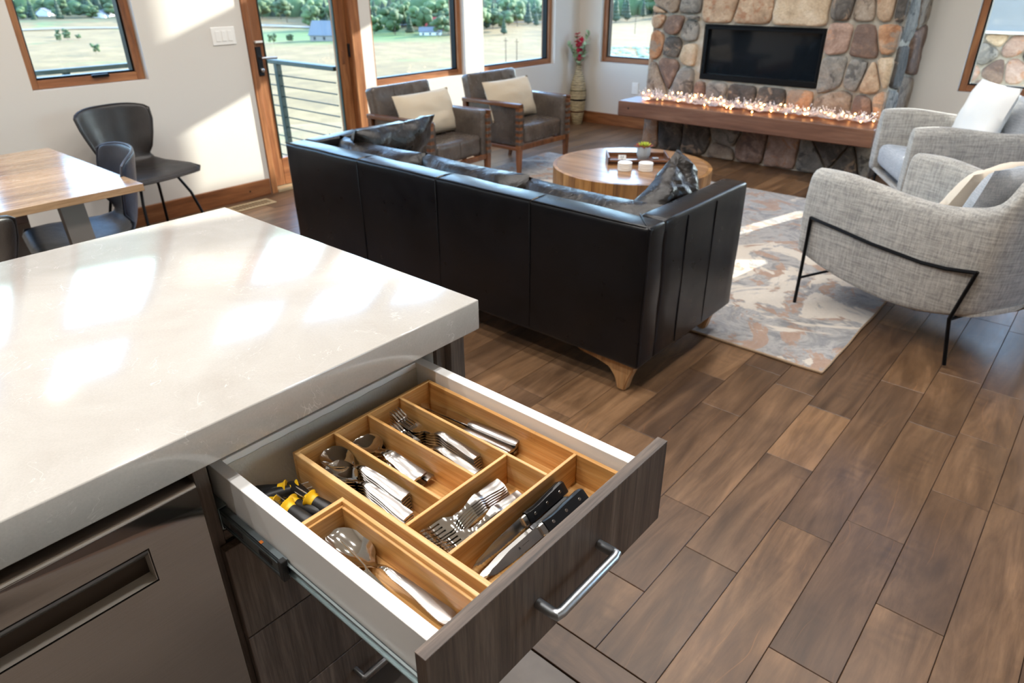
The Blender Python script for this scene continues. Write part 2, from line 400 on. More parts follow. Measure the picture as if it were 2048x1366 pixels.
# ------------------------------------------------------------------ geometry helpers
class B:
    """collects shapes in one bmesh"""
    def __init__(s): s.bm = bmesh.new()
    def box(s, x0, x1, y0, y1, z0, z1, bev=0.0, seg=1, mat=None):
        t = bmesh.new(); bmesh.ops.create_cube(t, size=1.0)
        for v in t.verts:
            v.co = Vector(((x0 + x1) / 2 + v.co.x * (x1 - x0), (y0 + y1) / 2 + v.co.y * (y1 - y0), (z0 + z1) / 2 + v.co.z * (z1 - z0)))
        if bev: bmesh.ops.bevel(t, geom=t.edges[:], offset=bev, segments=seg, affect='EDGES', profile=0.5)
        if mat is not None: bmesh.ops.transform(t, matrix=mat, verts=t.verts)
        s.add(t); return s
    def add(s, t):
        me = bpy.data.meshes.new('tmp'); t.to_mesh(me); t.free(); s.bm.from_mesh(me); bpy.data.meshes.remove(me)
    def raw(s, vs, fs):
        vv = [s.bm.verts.new(v) for v in vs]
        for q in fs:
            try: s.bm.faces.new([vv[i] for i in q])
            except ValueError: pass
        return s
    def tube(s, pts, rad, n=8, cap=True):
        pts = [Vector(p) for p in pts]
        rads = rad if isinstance(rad, (list, tuple)) else [rad] * len(pts)
        rings = []
        up = None
        for i, p in enumerate(pts):
            a = pts[max(i - 1, 0)]; b = pts[min(i + 1, len(pts) - 1)]
            t = (b - a).normalized()
            if up is None:
                up = Vector((0, 0, 1)) if abs(t.z) < 0.9 else Vector((1, 0, 0))
            u = (up - t * up.dot(t)).normalized(); w = t.cross(u); up = u
            rings.append([s.bm.verts.new(p + (u * math.cos(2 * PI * j / n) + w * math.sin(2 * PI * j / n)) * rads[i]) for j in range(n)])
        for a, b in zip(rings, rings[1:]):
            for j in range(n): s.bm.faces.new((a[j], a[(j + 1) % n], b[(j + 1) % n], b[j]))
        if cap:
            s.bm.faces.new(rings[0][::-1]); s.bm.faces.new(rings[-1])
        return s
    def lathe(s, prof, c=(0, 0, 0), n=24, mat=None):
        rings = []
        for (r0, z) in prof:
            rr = []
            for j in range(n):
                p = Vector((c[0] + r0 * math.cos(2 * PI * j / n), c[1] + r0 * math.sin(2 * PI * j / n), c[2] + z))
                if mat is not None: p = mat @ p
                rr.append(s.bm.verts.new(p))
            rings.append(rr)
        for a, b in zip(rings, rings[1:]):
            for j in range(n): s.bm.faces.new((a[j], a[(j + 1) % n], b[(j + 1) % n], b[j]))
        s.bm.faces.new(rings[0][::-1]); s.bm.faces.new(rings[-1])
        return s
    def sheet(s, grid, th):
        """closed solid from a grid of points, th thick along the local normal"""
        R, Cn = len(grid), len(grid[0])
        P = [[Vector(p) for p in row] for row in grid]
        def nrm(i, j):
            a = P[min(i + 1, R - 1)][j] - P[max(i - 1, 0)][j]; b = P[i][min(j + 1, Cn - 1)] - P[i][max(j - 1, 0)]
            n = a.cross(b); return n.normalized() if n.length > 1e-12 else Vector((0, 0, 1))
        top = []; bot = []
        for i in range(R):
            tr = []; br = []
            for j in range(Cn):
                h = th(i, j) if callable(th) else th
                n = nrm(i, j); tr.append(s.bm.verts.new(P[i][j] + n * h / 2)); br.append(s.bm.verts.new(P[i][j] - n * h / 2))
            top.append(tr); bot.append(br)
        F = s.bm.faces.new
        for i in range(R - 1):
            for j in range(Cn - 1):
                F((top[i][j], top[i + 1][j], top[i + 1][j + 1], top[i][j + 1]))
                F((bot[i][j], bot[i][j + 1], bot[i + 1][j + 1], bot[i + 1][j]))
        for i in range(R - 1):
            F((top[i][0], bot[i][0], bot[i + 1][0], top[i + 1][0])); F((top[i][-1], top[i + 1][-1], bot[i + 1][-1], bot[i][-1]))
        for j in range(Cn - 1):
            F((top[0][j], top[0][j + 1], bot[0][j + 1], bot[0][j])); F((top[-1][j], bot[-1][j], bot[-1][j + 1], top[-1][j + 1]))
        return s
    def prism(s, poly, z0, z1, bev=0.0):
        t = bmesh.new()
        vs = [t.verts.new((p[0], p[1], z0)) for p in poly]
        fc = t.faces.new(vs); r2 = bmesh.ops.extrude_face_region(t, geom=[fc])
        for e in r2['geom']:
            if isinstance(e, bmesh.types.BMVert): e.co.z = z1
        bmesh.ops.recalc_face_normals(t, faces=t.faces)
        if bev: bmesh.ops.bevel(t, geom=t.edges[:], offset=bev, segments=2, affect='EDGES')
        s.add(t); return s
    def xf(s, mat):
        bmesh.ops.transform(s.bm, matrix=mat, verts=s.bm.verts); return s
    def mesh(s, name, smooth=True, ang=35):
        bmesh.ops.recalc_face_normals(s.bm, faces=s.bm.faces)
        if smooth:
            lim = math.radians(ang)
            for fc in s.bm.faces: fc.smooth = True
            for e in s.bm.edges:
                if len(e.link_faces) == 2 and e.calc_face_angle(0) > lim: e.smooth = False
        me = bpy.data.meshes.new(name); s.bm.to_mesh(me); s.bm.free(); return me
    def build(s, name, mat, parent=None, smooth=True, ang=35, **tags):
        me = s.mesh(name, smooth, ang)
        me.materials.append(mat)
        return link(name, me, parent, **tags)

def link(name, me, parent=None, **tags):
    o = bpy.data.objects.new(name, me); COL.objects.link(o)
    if parent is not None: o.parent = parent
    for kk, vv in tags.items(): o[kk] = vv
    return o
def empty(name, label, cat, loc=(0, 0, 0), rz=0.0, group=None):
    o = bpy.data.objects.new(name, None); COL.objects.link(o); o.empty_display_size = 0.05
    o.location = loc; o.rotation_euler = (0, 0, rz); o['label'] = label; o['category'] = cat
    if group: o['group'] = group
    return o
def copytree(o, parent=None):
    c = o.copy(); COL.objects.link(c)
    if parent is not None: c.parent = parent
    for ch in list(o.children): copytree(ch, c)
    return c
def T(x=0, y=0, z=0, rz=0.0, ry=0.0, rx=0.0):
    return Matrix.Translation((x, y, z)) @ Matrix.Rotation(rz, 4, 'Z') @ Matrix.Rotation(ry, 4, 'Y') @ Matrix.Rotation(rx, 4, 'X')
def subsurf(o, lv=1):
    md = o.modifiers.new('s', 'SUBSURF'); md.levels = lv; md.render_levels = lv; return o
def pillow_grid(w, h, t, n=14, wr=0.012, seed=0, pinch=0.25):
    """closed cushion: w along x, h along y, thickness t along z (local)"""
    bm = bmesh.new(); ring = []
    def pt(i, j, sgn):
        u = -1 + 2 * i / n; v = -1 + 2 * j / n
        e = (1 - abs(u) ** 2.6) * (1 - abs(v) ** 2.6)
        e = max(e, 0) ** 0.5
        x = u * (1 - pinch * 0.18 * (1 - abs(v) ** 2) * abs(u) ** 3)
        y = v * (1 - pinch * 0.18 * (1 - abs(u) ** 2) * abs(v) ** 3)
        p = Vector((x * w / 2, y * h / 2, 0))
        nz = noise.fractal(Vector((x * 2.3 + seed, y * 2.3, seed * 1.7 + sgn)), 1.0, 2.0, 4)
        p.z = sgn * (e * t / 2 + nz * wr * min(1, e * 2))
        return p
    top = [[bm.verts.new(pt(i, j, 1)) for j in range(n + 1)] for i in range(n + 1)]
    bot = [[top[i][j] if i in (0, n) or j in (0, n) else bm.verts.new(pt(i, j, -1)) for j in range(n + 1)] for i in range(n + 1)]
    for i in range(n):
        for j in range(n):
            bm.faces.new((top[i][j], top[i + 1][j], top[i + 1][j + 1], top[i][j + 1]))
            try: bm.faces.new((bot[i][j], bot[i][j + 1], bot[i + 1][j + 1], bot[i + 1][j]))
            except ValueError: pass
    b = B(); b.bm.free(); b.bm = bm; return b
def text(name, s, size, mat, parent, matx, ext=0.0001):
    cu = bpy.data.curves.new(name, 'FONT'); cu.body = s; cu.size = size; cu.extrude = ext; cu.align_x = 'CENTER'; cu.align_y = 'CENTER'
    cu.materials.append(mat)
    tmp = bpy.data.objects.new(name, cu); COL.objects.link(tmp); dg = bpy.context.evaluated_depsgraph_get(); me = bpy.data.meshes.new_from_object(tmp.evaluated_get(dg)); bpy.data.objects.remove(tmp)
    o = bpy.data.objects.new(name, me); COL.objects.link(o); o.parent = parent; o.matrix_local = matx; return o

# ------------------------------------------------------------------ room shell
XL, YB, XR, YR, ZC = -4.93, 6.87, 2.6, -2.6, 3.95
def wall_cells(axis, plane0, plane1, u0, u1, z0, z1, holes):
    """wall slab between plane0/plane1 on axis, with rectangular holes (u0,u1,z0,z1)"""
    b = B()
    us = sorted({u0, u1, *[h[0] for h in holes], *[h[1] for h in holes]})
    for a, c in zip(us, us[1:]):
        hs = sorted([(h[2], h[3]) for h in holes if h[0] <= a + 1e-6 and h[1] >= c - 1e-6])
        zz = z0
        for (h0, h1) in hs + [(z1, z1)]:
            if h0 > zz + 1e-5:
                if axis == 'X': b.box(plane0, plane1, a, c, zz, h0)
                else: b.box(a, c, plane0, plane1, zz, h0)
            zz = max(zz, h1)
    bmesh.ops.remove_doubles(b.bm, verts=b.bm.verts, dist=1e-5)
    return b
HEAD, USILL, UTOP = 2.24, 2.70, 3.55
W1 = (1.394, 2.076, 0.92, HEAD); W0 = (0.40, 1.13, 0.92, HEAD); DR = (2.81, 3.83, -0.02, HEAD)
W2 = (3.95, 5.045, 0.675, HEAD); W3 = (5.30, 6.435, 0.66, HEAD)
U = [(a[0], a[1], USILL, UTOP) for a in (W0, W1, (2.86, 3.64), W2, W3)]
holesL = [W0, W1, DR, W2, W3] + U
wall_cells('X', XL - 0.18, XL, YR, YB + 0.18, -0.3, ZC, holesL).build('wall_left', MT['wall'], kind='structure', smooth=False)
B4 = (-4.64, -3.62, 0.66, 2.30); B5 = (-1.115, -0.15, 0.65, 2.30)
UB = [(B4[0], B4[1], 2.74, UTOP), (B5[0], B5[1], 2.74, UTOP)]
wall_cells('Y', YB, YB + 0.18, XL, XR + 0.18, -0.3, ZC, [B4, B5] + UB).build('wall_back', MT['wall'], kind='structure', smooth=False)
FILL_WIN = (3.2, 4.8, 1.00, 2.3)  # unseen window added to let more daylight into the room
wall_cells('X', XR, XR + 0.18, YR, YB, -0.3, ZC, [FILL_WIN]).build('wall_right', MT['wall'], kind='structure', smooth=False)
B().box(XL - 0.18, XR + 0.18, YR - 0.18, YR, -0.3, ZC).build('wall_rear', MT['wall'], kind='structure', smooth=False)
B().box(XL - 0.18, XR + 0.18, YR - 0.18, YB + 0.18, ZC, ZC + 0.12).build('ceiling', MT['ceil'], kind='structure', smooth=False)

# floor : underlay + individual planks
floor = B().box(XL, XR, YR, YB, -0.06, -0.0125).build('floor', MT['seam'], kind='structure', smooth=False)
KW = 0.165; X0 = -0.447
def rowx(kk): return X0 + KW * kk
fixed = {-2: [1.02, 1.258, 1.65], -1: [1.02, 1.487, 2.085, 2.49], 0: [1.02, 1.78, 2.873], 1: [1.02, 1.309, 1.914, 2.62], 2: [1.02, 1.63, 2.24, 2.66, 3.07],
         -3: [1.02, 1.5, 2.237, 2.64], -4: [1.02, 1.9, 2.45], -5: [1.02, 1.35, 2.18], 3: [1.02, 1.45, 2.3]}
rest = B(); nplank = 0
rp = random.Random(3)
ks = range(math.floor((XL - X0) / KW), math.ceil((XR - X0) / KW))
pl = []
for kk in ks:
    xa, xb = max(rowx(kk), XL), min(rowx(kk + 1), XR)
    if xb - xa < 0.01: continue
    ys = list(fixed.get(kk, [1.02 + 0.0]))
    if kk not in fixed: ys.append(1.02 + rp.uniform(0.25, 1.0))
    while ys[-1] < YB:
        ys.append(ys[-1] + rp.choice([0.42, 0.6, 0.75, 0.9, 1.1]) + rp.uniform(-0.08, 0.08))
    ys[-1] = YB
    if len(ys) > 2 and ys[-1] - ys[-2] < 0.12: ys.pop(-2)
    for a, b_ in zip(ys, ys[1:]):
        vis = xa < 0.35 and not (xa < -3.2 and b_ < 1.3) and math.hypot((xa + xb) / 2 + 0.6, (a + b_) / 2 - 1.6) < 7.6
        pl.append((math.hypot(xa + 0.2, a - 1.0) if vis else 99, xa, xb, a, b_))
pl.sort()
for i, (dd, xa, xb, a, b_) in enumerate(pl):
    if i < 285 and dd < 90:
        B().box(xa + 0.0008, xb - 0.0008, a + 0.0009, b_ - 0.0009, -0.012, 0.0, 0.0012).build('plank', MT['plank'], floor, smooth=False)
    else: rest.box(xa + 0.0008, xb - 0.0008, a + 0.0009, b_ - 0.0009, -0.012, 0.0)
rest.build('planks_beyond', MT['plank'], floor, smooth=False, kind='stuff')
for a, b_ in ((-4.9, -3.6), (-3.6, -2.2), (-2.2, -0.93), (-0.93, 0.35), (0.35, 1.6), (1.6, XR)):
    B().box(a + 0.001, b_ - 0.001, 0.917, 1.018, -0.012, 0.0, 0.0012).build('border_plank', MT['plankX'], floor, smooth=False)
for ix in range(0, 9):
    for iy in range(0, 6):
        xa = -2.9 + ix * 0.61; ya = 0.915 - (iy + 1) * 0.61
        if xa > XR or ya < YR: continue
        B().box(xa + 0.002, min(xa + 0.608, XR), ya + 0.002, ya + 0.608, -0.012, -0.001, 0.0015).build('floor_tile', MT['tile'], floor, smooth=False)

# baseboards
def bb(name, x0, x1, y0, y1, mat): B().box(x0, x1, y0, y1, 0.0, 0.125, 0.003).build(name, MT[mat], kind='structure')
bb('baseboard_left', XL, XL + 0.018, YR, 2.80, 'alderY'); bb('trim_1', XL, XL + 0.018, 3.84, YB, 'alderY')
bb('baseboard_back', XL + 0.02, -3.585, YB - 0.018, YB, 'alderX'); bb('trim_2', -1.43, XR, YB - 0.018, YB, 'alderX')
bb('baseboard_right', XR - 0.018, XR, YR, YB - 0.02, 'alderY')
for o in bpy.data.objects:
    if o.name in ('baseboard_left', 'trim_1'):
        kn = B().lathe([(0.0, 0), (0.007, 0.0003), (0.004, 0.0006)], n=10).xf(T(XL + 0.0182, 2.62 if o.name == 'baseboard_left' else 4.2, 0.06, 0, PI / 2)).build('knot', MT['seam'], o)

# windows
def window(n, axis, u0, u1, z0, z1, plane, out, sash=True, crank=None, fr=0.05):
    """axis X: wall plane x=plane, out=-1 (outside towards -x). axis Y: plane y=plane, out=+1"""
    def bx(b, ua, ub, za, zb, d0, d1, bev=0.002):
        p0, p1 = sorted((plane + out * d0, plane + out * d1))
        if axis == 'X': b.box(p0, p1, ua, ub, za, zb, bev)
        else: b.box(ua, ub, p0, p1, za, zb, bev)
    root = B(); g = 0.0015
    bx(root, u0 + g, u0 + fr, z0 + g, z1 - g, 0.05, 0.15); bx(root, u1 - fr, u1 - g, z0 + g, z1 - g, 0.05, 0.15)
    w = root.build('window_%d' % n, MT['alderZ'], kind='structure')
    r2 = B(); bx(r2, u0 + fr, u1 - fr, z0 + g, z0 + fr, 0.05, 0.15); bx(r2, u0 + fr, u1 - fr, z1 - fr, z1 - g, 0.05, 0.15)
    r2.build('window_rail', MT['alderY' if axis == 'X' else 'alderX'], w)
    s_ = B(); a, c = u0 + fr, u1 - fr; za, zb = z0 + fr, z1 - fr
    for q in ((a, a + 0.012, za, zb), (c - 0.012, c, za, zb), (a + .012, c - .012, za, za + 0.012), (a + .012, c - .012, zb - 0.012, zb)): bx(s_, *q, 0.07, 0.13)
    s_.build('sash', MT['bmetal'], w)
    gl = B(); bx(gl, a + 0.012, c - 0.012, za + 0.012, zb - 0.012, 0.095, 0.099, 0); gl.build('pane', MT['glass'], w, smooth=False)
    if crank is not None:
        cb = B(); bx(cb, crank - 0.05, crank + 0.05, z0 + fr - 0.012, z0 + fr + 0.006, 0.028, 0.06, 0.004); cb.build('crank_cover', MT['bmetal'], w)
    return w
window(1, 'X', *W1, XL, -1, crank=1.80)
window(2, 'X', *W2, XL, -1)
window(3, 'X', *W3, XL, -1)
w4 = window(4, 'Y', *B4, YB, 1)
w5 = window(5, 'Y', *B5, YB, 1, crank=-0.86)
window(6, 'X', *W0, XL, -1, crank=0.7)
for i, h in enumerate(U): window(7 + i, 'X', *h, XL, -1)
for i, h in enumerate(UB): window(12 + i, 'Y', *h, YB, 1)
window(14, 'X', *FILL_WIN, XR, 1)
B().tube([(-3.70, YB + 0.03, 0.70), (-3.70, YB + 0.01, 0.72), (-3.70, YB + 0.0, 0.78)], 0.008).build('window_crank', MT['bmetal'], w4)
for wx, wn_ in ((-3.95, w4), (-0.55, w5)):
    B().box(wx - 0.03, wx + 0.03, YB + 0.035, YB + 0.06, 0.705, 0.716, 0.002).build('window_sensor', MT['white'], wn_)

# entry door
door = B(); DX0, DX1 = XL - 0.11, XL - 0.055
door.box(DX0, DX1, 2.865, 2.975, 0.03, HEAD - 0.06, 0.004); door.box(DX0, DX1, 3.63, 3.735, 0.03, HEAD - 0.06, 0.004)
door = door.build('door_1', MT['alderZ'], kind='structure')
B().box(DX0, DX1, 2.975, 3.63, 0.03, 0.24, 0.004).box(DX0, DX1, 2.975, 3.63, HEAD - 0.17, HEAD - 0.06, 0.004).build('door_rail', MT['alderY'], door)
B().box(XL - 0.085, XL - 0.081, 2.975, 3.63, 0.24, HEAD - 0.17).build('pane', MT['glass'], door, smooth=False)
b = B()
for q in ((2.975, 2.985, .24, HEAD - .17), (3.62, 3.63, .24, HEAD - .17)): b.box(XL - 0.075, XL - 0.05, *q, 0.002)
b.build('glazing_bead', MT['rail'], door)
B().box(XL - 0.15, XL + 0.012, 2.812, 2.86, 0.0, HEAD, 0.003).box(XL - 0.15, XL + 0.012, 3.738, 3.828, 0.0, HEAD, 0.003).box(XL - 0.15, XL + 0.012, 2.86, 3.738, HEAD - 0.055, HEAD, 0.003).build('door_frame', MT['alderZ'], door)
B().box(XL - 0.16, XL + 0.02, 2.86, 3.738, 0.0, 0.026, 0.003).build('threshold', MT['register'], door)
b = B().box(XL - 0.056, XL - 0.044, 2.90, 2.945, 0.86, 1.06, 0.004)
hd = b.build('door_handle_plate', MT['gmetal'], door)
B().tube([(XL - 0.045, 2.922, 0.985), (XL - 0.0, 2.922, 0.985), (XL + 0.01, 2.935, 0.985), (XL + 0.01, 3.03, 0.98)], 0.009, 10).build('lever', MT['steel2'], hd)
B().lathe([(0.014, 0), (0.014, 0.02), (0.010, 0.024)], n=14).xf(T(XL - 0.045, 2.922, 0.90, 0, PI / 2)).build('deadbolt', MT['steel2'], hd)
B().box(XL - 0.056, XL - 0.03, 2.90, 2.962, 1.085, 1.10, 0.003).build('door_sensor', MT['white'], door)
B().box(XL - 0.056, XL - 0.035, 3.725, 3.742, 0.93, 1.03, 0.003).build('hinge', MT['gmetal'], door)
B().box(XL - 0.056, XL - 0.050, 3.66, 3.685, 0.88, 0.98, 0.002).build('latch_slot', MT['walnutZ'], door)

# light switch, outlet, floor register
t = empty('light_switch', 'white three gang light switch plate on the wall left of the door', 'light switch', (XL + 0.001, 2.645, 1.15))
B().box(0, 0.006, -0.088, 0.088, -0.058, 0.058, 0.003).build('switch_plate', MT['white'], t)
for q in (-0.046, 0, 0.046): B().box(0.006, 0.010, q - 0.016, q + 0.016, -0.034, 0.034, 0.002).build('rocker', MT['white'], t)
t = empty('wall_outlet', 'white wall outlet plate low on the wall beside the stone fireplace', 'outlet', (-4.15, YB - 0.001, 0.42))
B().box(-0.04, 0.04, -0.006, 0, -0.06, 0.06, 0.003).build('outlet_plate', MT['white'], t)
B().box(-0.016, 0.016, -0.010, -0.006, -0.036, -0.006, 0.002).box(-0.016, 0.016, -0.010, -0.006, 0.006, 0.036, 0.002).build('socket', MT['white'], t)
t = empty('floor_register', 'tan metal floor register set in the floor below the door wall', 'vent', (-4.76, 2.53, 0.001), 0.0)
B().box(-0.075, 0.075, -0.17, -0.15, 0, 0.006, 0.002).box(-0.075, 0.075, 0.15, 0.17, 0, 0.006, 0.002).box(-0.075, -0.05, -0.15, 0.15, 0, 0.006, 0.002).box(0.05, 0.075, -0.15, 0.15, 0, 0.006, 0.002).build('register_frame', MT['register'], t)
for i in range(12): B().box(-0.05, 0.05, -0.143 + i * 0.0255, -0.134 + i * 0.0255, 0, 0.004).build('louver', MT['register'], t, smooth=False)

# ------------------------------------------------------------------ unseen ceiling lights (kitchen downlights, plus living room rows added as fill)
lp = [(x, y) for y in (-0.9, 0.3) for x in (-2.7, -1.7, -0.7)] + [(x, y) for y in (1.5, 3.0, 4.6) for x in (-2.9, -1.6, -0.3)]
for i, (x, y) in enumerate(lp):
    t = empty('ceiling_light', 'round recessed downlight in the unseen ceiling, living room ones added as fill', 'ceiling light', (x, y, ZC), 0, 'recessed ceiling lights')
    B().lathe([(0.085, -0.006), (0.085, -0.001), (0.06, -0.001), (0.06, -0.006)], n=24).build('trim_ring', MT['white'], t)
    B().lathe([(0.058, -0.004), (0.058, -0.002)], n=20).build('lens', MT['lamp'], t)
    ld = bpy.data.lights.new('downlight', 'AREA'); ld.shape = 'DISK'; ld.size = 0.11; ld.energy = 12 if y < 2.0 else 11; ld.color = (1.0, 0.97, 0.94)
    lo = bpy.data.objects.new('downlight', ld); COL.objects.link(lo); lo.parent = t; lo.location = (0, 0, -0.008)

t = empty('added_pendant_lamp', 'small unseen pendant lamp added above the dining table for its slab reflection', 'pendant lamp', (-3.55, 1.05, 2.50))  # unseen pendant, added to give the slab a lamp reflection
B().tube([(0, 0, 0.12), (0, 0, ZC - 2.50)], 0.004, 6).build('cord', MT['bmetal'], t); B().lathe([(0.02, 0.12), (0.05, 0.09), (0.055, 0.06)], n=20).build('cap', MT['bmetal'], t)
B().lathe([(0.012, 0.06), (0.028, 0.03), (0.028, 0.0), (0.012, -0.02)], n=16).build('lamp_bulb', MT['lamp'], t)

# ------------------------------------------------------------------ fireplace
FX0, FX1, FY = -3.57, -1.447, 6.13
fp = empty('stone_fireplace', 'tall fieldstone fireplace with a black glass fronted gas insert', 'fireplace', ((FX0 + FX1) / 2, YB, 0))
fp_inv = Matrix.Translation((-(FX0 + FX1) / 2, -YB, 0))
HX0, HX1, HZ0, HZ1 = -3.045, -1.995, 0.675, 1.128
b = wall_cells('Y', FY, FY + 0.3, FX0 + 0.012, FX1 - 0.012, 0.0, ZC - 0.002, [(HX0, HX1, HZ0, HZ1)])
b.box(FX0 + 0.012, FX0 + 0.3, FY + 0.3, YB - 0.001, 0, ZC - 0.002); b.box(FX1 - 0.3, FX1 - 0.012, FY + 0.3, YB - 0.001, 0, ZC - 0.002)
b.xf(fp_inv).build('mortar_core', MT['mortar'], fp, smooth=False)
def clip(poly, a, bb_, c):
    out = []
    for i in range(len(poly)):
        p, q = poly[i], poly[(i + 1) % len(poly)]
        dp = a * p[0] + bb_ * p[1] - c; dq = a * q[0] + bb_ * q[1] - c
        if dp <= 0: out.append(p)
        if dp * dq < 0:
            tt = dp / (dp - dq); out.append((p[0] + (q[0] - p[0]) * tt, p[1] + (q[1] - p[1]) * tt))
    return out
def inset(poly, dist):
    n = len(poly); ar = sum(poly[i][0] * poly[(i + 1) % n][1] - poly[(i + 1) % n][0] * poly[i][1] for i in range(n))
    if ar < 0: poly = poly[::-1]
    res = poly
    for i in range(n):
        p, q = poly[i], poly[(i + 1) % n]
        ex, ey = q[0] - p[0], q[1] - p[1]; L = math.hypot(ex, ey)
        if L < 1e-6: continue
        nx, ny = ey / L, -ex / L
        res = clip(res, nx, ny, nx * p[0] + ny * p[1] - dist)
        if len(res) < 3: return None
    return res
rs = random.Random(11)
def stone_mesh(poly, depth, mapf):
    """pillowy irregular stone from polygon (u,z); mapf(u,z,d)->world"""
    # resample outline and roughen
    pts = []
    n = len(poly)
    for i in range(n):
        p, q = poly[i], poly[(i + 1) % n]; L = math.hypot(q[0] - p[0], q[1] - p[1])
        m_ = max(1, round(L / 0.045))
        for j in range(m_): pts.append((p[0] + (q[0] - p[0]) * j / m_, p[1] + (q[1] - p[1]) * j / m_))
    # smooth corners
    for _ in range(1):
        pts = [((pts[i - 1][0] + 2 * pts[i][0] + pts[(i + 1) % len(pts)][0]) / 4, (pts[i - 1][1] + 2 * pts[i][1] + pts[(i + 1) % len(pts)][1]) / 4) for i in range(len(pts))]
    cx = sum(p[0] for p in pts) / len(pts); cy = sum(p[1] for p in pts) / len(pts)
    sd_ = rs.random() * 50; tx, ty = rs.uniform(-0.06, 0.06), rs.uniform(-0.06, 0.06)
    bm = bmesh.new(); rings = []
    for (sc, dp) in ((1.0, -0.01), (1.0, depth * 0.55), (0.965, depth * 0.88), (0.84, depth), (0.45, depth * 1.05)):
        ring = []
        for (u, z) in pts:
            uu = cx + (u - cx) * sc; zz = cy + (z - cy) * sc
            nz = noise.fractal(Vector((uu * 7 + sd_, zz * 7, sd_)), 1, 2, 3)
            jit = 0.008 * noise.noise(Vector((u * 25 + sd_, z * 25, 3)))
            dd = dp + (nz * 0.014 + tx * (uu - cx) + ty * (zz - cy) if dp > 0 else 0)
            ring.append(bm.verts.new(mapf(uu + jit * (u - cx) / 0.15, zz + jit * (z - cy) / 0.15, dd)))
        rings.append(ring)
    for a, c in zip(rings, rings[1:]):
        for j in range(len(pts)): bm.faces.new((a[j], a[(j + 1) % len(pts)], c[(j + 1) % len(pts)], c[j]))
    cv = bm.verts.new(mapf(cx, cy, depth * 1.08))
    for j in range(len(pts)): bm.faces.new((rings[-1][j], rings[-1][(j + 1) % len(pts)], cv))
    b = B(); b.bm.free(); b.bm = bm; return b
def stones_region(sites, u0, u1, z0, z1, mapf, depth=0.04, gap=0.0075, par=None):
    for i, (u, z, mt) in enumerate(sites):
        poly = [(u0, z0), (u1, z0), (u1, z1), (u0, z1)]
        for j, (u2, z2, _) in enumerate(sites):
            if i == j: continue
            a, bb2 = u2 - u, z2 - z; c = (u2 * u2 + z2 * z2 - u * u - z * z) / 2
            poly = clip(poly, a, bb2, c)
            if len(poly) < 3: break
        if len(poly) < 3: continue
        pg = inset(poly, gap)
        if not pg or len(pg) < 3: continue
        stone_mesh(pg, depth * rs.uniform(0.75, 1.2), mapf).build('stone', ST[mt], par or fp, ang=60)
front = lambda u, z, dd: fp_inv @ Vector((u, FY - dd, z))
FR_SITES = [(-3.457, 1.31, 'taupe'), (-3.51, 1.19, 'tan'), (-3.129, 1.25, 'grey'), (-2.875, 1.29, 'tan'), (-2.647, 1.24, 'tan'), (-2.25, 1.23, 'beige'), (-1.90, 1.286, 'dark'), (-1.745, 1.271, 'taupe'), (-1.584, 1.30, 'tan'), (-1.48, 1.3, 'dark'), (-3.339, 1.12, 'brown'), (-3.17, 1.067, 'grey'), (-3.332, 0.93, 'dark'), (-3.52, 0.95, 'orange'), (-3.149, 0.88, 'beige'), (-3.353, 0.741, 'brown'), (-3.505, 0.66, 'taupe'), (-3.165, 0.66, 'grey'), (-1.904, 1.064, 'pink'), (-1.69, 1.05, 'brown'), (-1.52, 1.10, 'orange'), (-1.875, 0.81, 'grey'), (-1.71, 0.80, 'grey'), (-1.59, 0.771, 'tan'), (-1.47, 0.82, 'beige'), (-1.47, 0.60, 'orange'), (-1.60, 0.562, 'brown'), (-1.78, 0.567, 'taupe'), (-3.027, 0.56, 'brown'), (-2.882, 0.57, 'grey'), (-2.623, 0.56, 'dark'), (-2.339, 0.56, 'dark'), (-2.099, 0.57, 'orange'), (-3.5, 0.13, 'orange'), (-3.286, 0.145, 'dark'), (-2.988, 0.134, 'dark'), (-2.731, 0.05, 'taupe'), (-2.702, 0.22, 'grey'), (-2.488, 0.137, 'brown'), (-2.166, 0.121, 'pink'), (-1.915, 0.113, 'grey'), (-1.789, 0.20, 'dark'), (-1.62, 0.11, 'dark'), (-1.48, 0.16, 'grey')]

MANT0 = 0.33
def sel(fn): return [q for q in FR_SITES if fn(q)]
rr = random.Random(5)
kinds = ['brown', 'tan', 'grey', 'dark', 'taupe', 'orange', 'beige', 'pink']
def scatter(u0, u1, z0, z1, n):
    out = []
    for _ in range(n * 60):
        p = (rr.uniform(u0, u1), rr.uniform(z0, z1))
        if all(math.hypot(p[0] - q[0], p[1] - q[1]) > 0.85 * math.sqrt((u1 - u0) * (z1 - z0) / n) for q in out): out.append((p[0], p[1], rr.choice(kinds)))
        if len(out) >= n: break
    return out
stones_region(sel(lambda q: q[1] < MANT0), FX0, FX1, 0.0, 0.42, front)
stones_region(sel(lambda q: q[1] > 0.42 and q[0] < HX0 - 0.03), FX0, HX0 - 0.035, 0.44, 1.2, front)
stones_region(sel(lambda q: q[1] > 0.42 and q[0] > HX1 and q[1] < 1.15), HX1, FX1, 0.44, 1.18, front)
stones_region(sel(lambda q: q[1] > 1.15), FX0, FX1, 1.135 + 0.0, 1.42, front) if False else None
tops = sel(lambda q: q[1] > 1.15 and q[0] > HX0 - 0.2)
stones_region([q for q in tops if q[0] < -1.96 and q[0] > HX0], HX0 - 0.035, HX1, 1.135, 1.42, front)
stones_region([q for q in FR_SITES if q[1] > 1.18 and q[0] <= HX0], FX0, HX0 - 0.035, 1.2, 1.42, front)
stones_region([q for q in FR_SITES if q[1] > 1.18 and q[0] > -1.96], HX1, FX1, 1.18, 1.42, front)
stones_region(sel(lambda q: 0.42 < q[1] < 0.66 and HX0 < q[0] < HX1), HX0 - 0.035, HX1, 0.44, 0.668, front)
